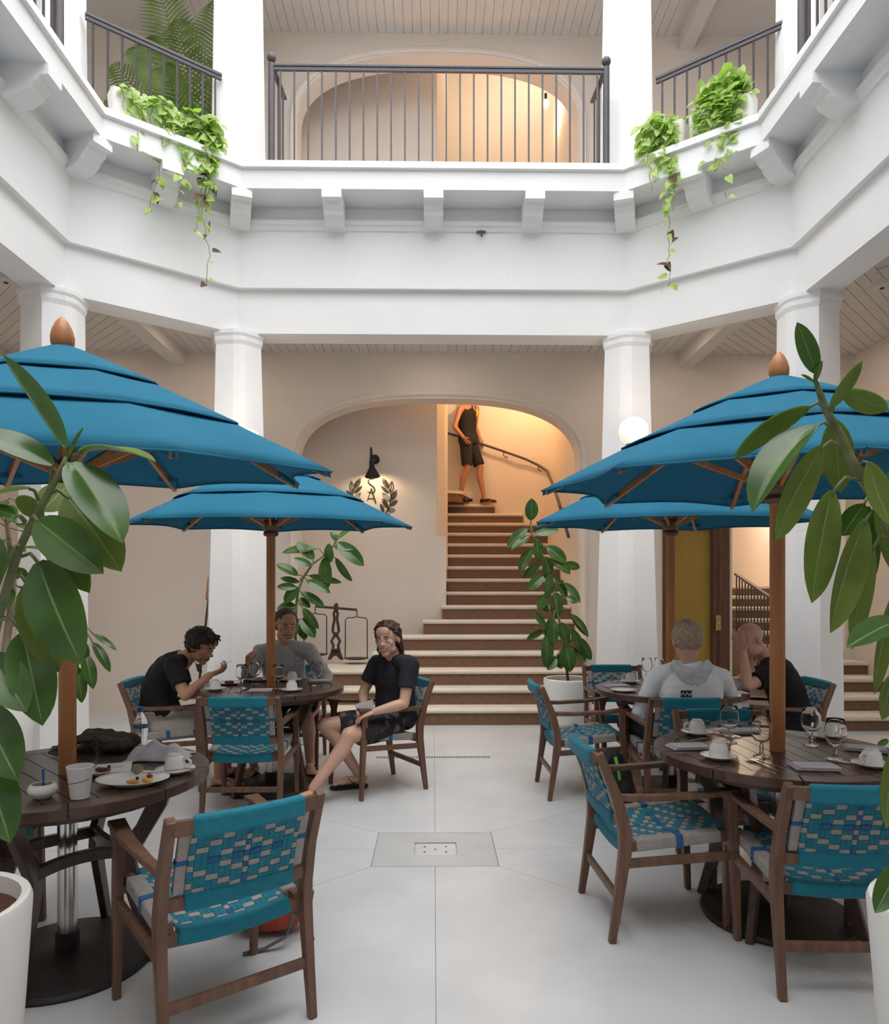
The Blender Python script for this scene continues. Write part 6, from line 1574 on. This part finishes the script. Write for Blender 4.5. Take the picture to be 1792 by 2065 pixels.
zz = MB(); zz.tube([back_pt(x, y) - V(0, .002, 0) for x, y in ((793, 528), (803, 518), (812, 530), (822, 517), (832, 530), (843, 520))], .0035, 5); zz.build('badge_zigzag', M_HOOD, bd)
shorts(tD, J, M_NAVY, .9, seed=10)
hair(tD, J['hc'], M, s, M_HAIRB, lambda p: (p.z > .045 and p.y < .08) or (p.y < .01 and p.z > -.03) or (p.y < -.03 and p.z > -.066), .020, 560, 12, .009, (0, .3, .4), .008)
face(tD, J['hc'], M, s, LIP, M_HAIRB)
for a in 'LR': sandal(tD, J, a, 0)
# ---- bald man hiding his face -----------------------------------------------------------
J = dict(pel=c3(1322, 668, 5.34), ch=c3(1300, 520, 5.34), nk=c3(1208, 352, 5.30), shL=c3(1225, 430, 5.10), shR=c3(1215, 420, 5.46), elL=c3(1112, 496, 5.04), wrL=c3(1092, 322, 5.10), elR=c3(1120, 500, 5.52), wrR=c3(1070, 480, 5.40),
    hc=c3(1124, 268, 5.26), hf=V(-.85, -.22, -.45), hu=V(-.40, 0, .92), hs=1.08)
J['elL'].z = max(J['elL'].z, .775); J['wrR'].z = J['elR'].z = .785
J.update(hpL=J['pel'] + V(-.02, -.10, -.01), hpR=J['pel'] + V(-.02, .10, -.01)); J.update(knL=J['pel'] + V(-.44, -.14, .02), knR=J['pel'] + V(-.44, .14, .02))
J.update(anL=V(J['knL'].x + .05, J['knL'].y, .095), anR=V(J['knR'].x + .05, J['knR'].y, .095)); J.update(toeL=J['anL'] + V(-.2, 0, 0), toeR=J['anR'] + V(-.2, 0, 0), calfL=V(.03, 0, 0), calfR=V(.03, 0, 0), hdL=V(-.28, .02, .95), hnL=V(.75, .55, .1), thL=-1, cuL=.28, hdR=V(-.6, -.5, 0), hnR=V(0, 0, -1), thR=1)
SK_E = skinmat('e', (.60, .34, .26))
tE, M, s = person('bald man in black t-shirt resting his face in his hand', (J['pel'].x, J['pel'].y, 0), J, SK_E)
shirt(tE, J, M_TEEB, .60, 1.04, BACKP, seed=13); shorts(tE, J, M_TEEB, .95, seed=14)
face(tE, J['hc'], M, s, LIP, SK_E)
for a in 'LR': sandal(tE, J, a, 0)
# ---- man walking down the stairs --------------------------------------------------------
DW = 11.72
J = dict(pel=c6(985, 492, DW), ch=c6(978, 395, DW + .02), nk=c6(985, 286, DW), shL=c6(1024, 318, DW + .14), shR=c6(940, 322, DW - .14), elR=c6(912, 412, DW - .20), wrR=c6(958, 466, DW - .22), elL=c6(1020, 410, DW + .20), wrL=c6(1042, 470, DW + .12),
    hc=c6(998, 222, DW - .02), hf=V(.75, -.55, -.25), hu=V(.1, 0, 1), hs=1.0)
z16 = RS * 16
J.update(hpL=c6(1000, 500, DW + .07), hpR=c6(970, 500, DW - .08), knR=c6(978, 628, DW - .12), knL=c6(1045, 628, DW + .02), anR=c6(940, 748, DW - .10), anL=c6(1064, 752, DW - .02))
J['anL'].z = z16 + .085; J['anR'].z = z16 + .10
J.update(toeR=J['anR'] + V(.2, -.06, 0), toeL=J['anL'] + V(.2, -.08, 0), calfR=V(-.025, 0, 0), calfL=V(-.025, 0, 0), hdR=V(.5, -.1, -.7), hnR=V(.6, .5, .2), thR=1, cuR=.5, hdL=V(.4, 0, -.8), hnL=V(-.5, .5, 0), thL=1)
SK_F = skinmat('f', (.40, .19, .115))
tF, M, s = person('man in black tank top and shorts walking down the stairs', (J['pel'].x, J['pel'].y, z16), J, SK_F, .98, .008)
TANK = [(.0, .172, .128), (.12, .172, .128), (.3, .158, .120), (.5, .166, .122), (.68, .172, .122), (.78, .160, .112), (.86, .115, .095), (.93, .085, .078)]
mb = MB(); sweep(mb, spine(J['pel'], J['ch'], J['nk'], J['shR'] - J['shL'], TANK, s=1.0))
for a in 'LR': limb(mb, [J['nk'].lerp(J['sh' + a], .45) - V(0, 0, .0), J['nk'].lerp(J['sh' + a], .55) - V(0, 0, .08)], [.05, .06])
tk = put_mesh('tank_top', remesh(mb, .008, 3, .5, .004, 11, 2), M_TEEB, tF)
M_YEL = mat('yellow_print', (.75, .48, .02), .8, .05, 10)
bv = BVHTree.FromPolygons([v.co.copy() for v in tk.data.vertices], [p.vertices[:] for p in tk.data.polygons])
pts = []
for x, y in ((1024, 318), (1030, 335), (1028, 350), (1018, 360)):
    a0, b0 = c6(x, y, 8.0), c6(x, y, 12.2); d_ = (b0 - a0).normalized(); h_ = bv.ray_cast(a0, d_); pts.append((h_[0] if h_[0] else c6(x, y, DW - .12)) - d_ * .002)
MB().tube(pts, [.006, .016, .018, .006], 6).build('shirt_print', M_YEL, tk, smooth=True)
shorts(tF, J, M_TEEN, .86, .98, seed=20, vox=.008)
face(tF, J['hc'], M, s, LIP, M_HAIRD)
hair(tF, J['hc'], M, s, M_HAIRD, lambda p: (p.z > .058 and p.y < .08) or (p.y < .0 and p.z > -.03), .02, 300, 12, .011, (0, .3, .4), .008, vox=.007)
M_SHOE = mat('black_trainer', (.014, .013, .014), .6, .2, 20); M_SOLE = mat('orange_sole', (.55, .16, .04), .6, .1, 10)
for a in 'LR':
    an = J['an' + a]; f = J['toe' + a] - an; f.z = 0; f.normalize(); Mf = frame(f, V(0, 0, 1)); z0 = an.z - .085; mb = MB()
    mb.ell(V(an.x, an.y, z0 + .05) - f * .02, (.042, .052, .050), Mf, 14, 8); mb.ell(V(an.x, an.y, z0 + .045) + f * .06, (.045, .09, .042), Mf, 14, 8); mb.ell(V(an.x, an.y, z0 + .035) + f * .15, (.046, .065, .032), Mf, 14, 8)
    sh = put_mesh('shoe', remesh(mb, .007, 2), M_SHOE, tF)
    so = MB(); so.ell(V(an.x, an.y, z0 + .014) + f * .065, (.048, .155, .014), Mf, 20, 8); so.build('shoe_sole', M_SOLE if a == 'L' else M_SHOE, sh, smooth=True)

late_bag()
put_mesh('orange_bottom', remesh(mbA, .008, 3, .5, .006, 18, 1), M_ORANGE, bk); put_mesh('bag_body', remesh(mbB, .008, 3, .5, .010, 16, 2), M_WEB, bk); put_mesh('bag_body', remesh(mbC, .008, 3, .5, .010, 16, 5), M_BAGK, bk2)
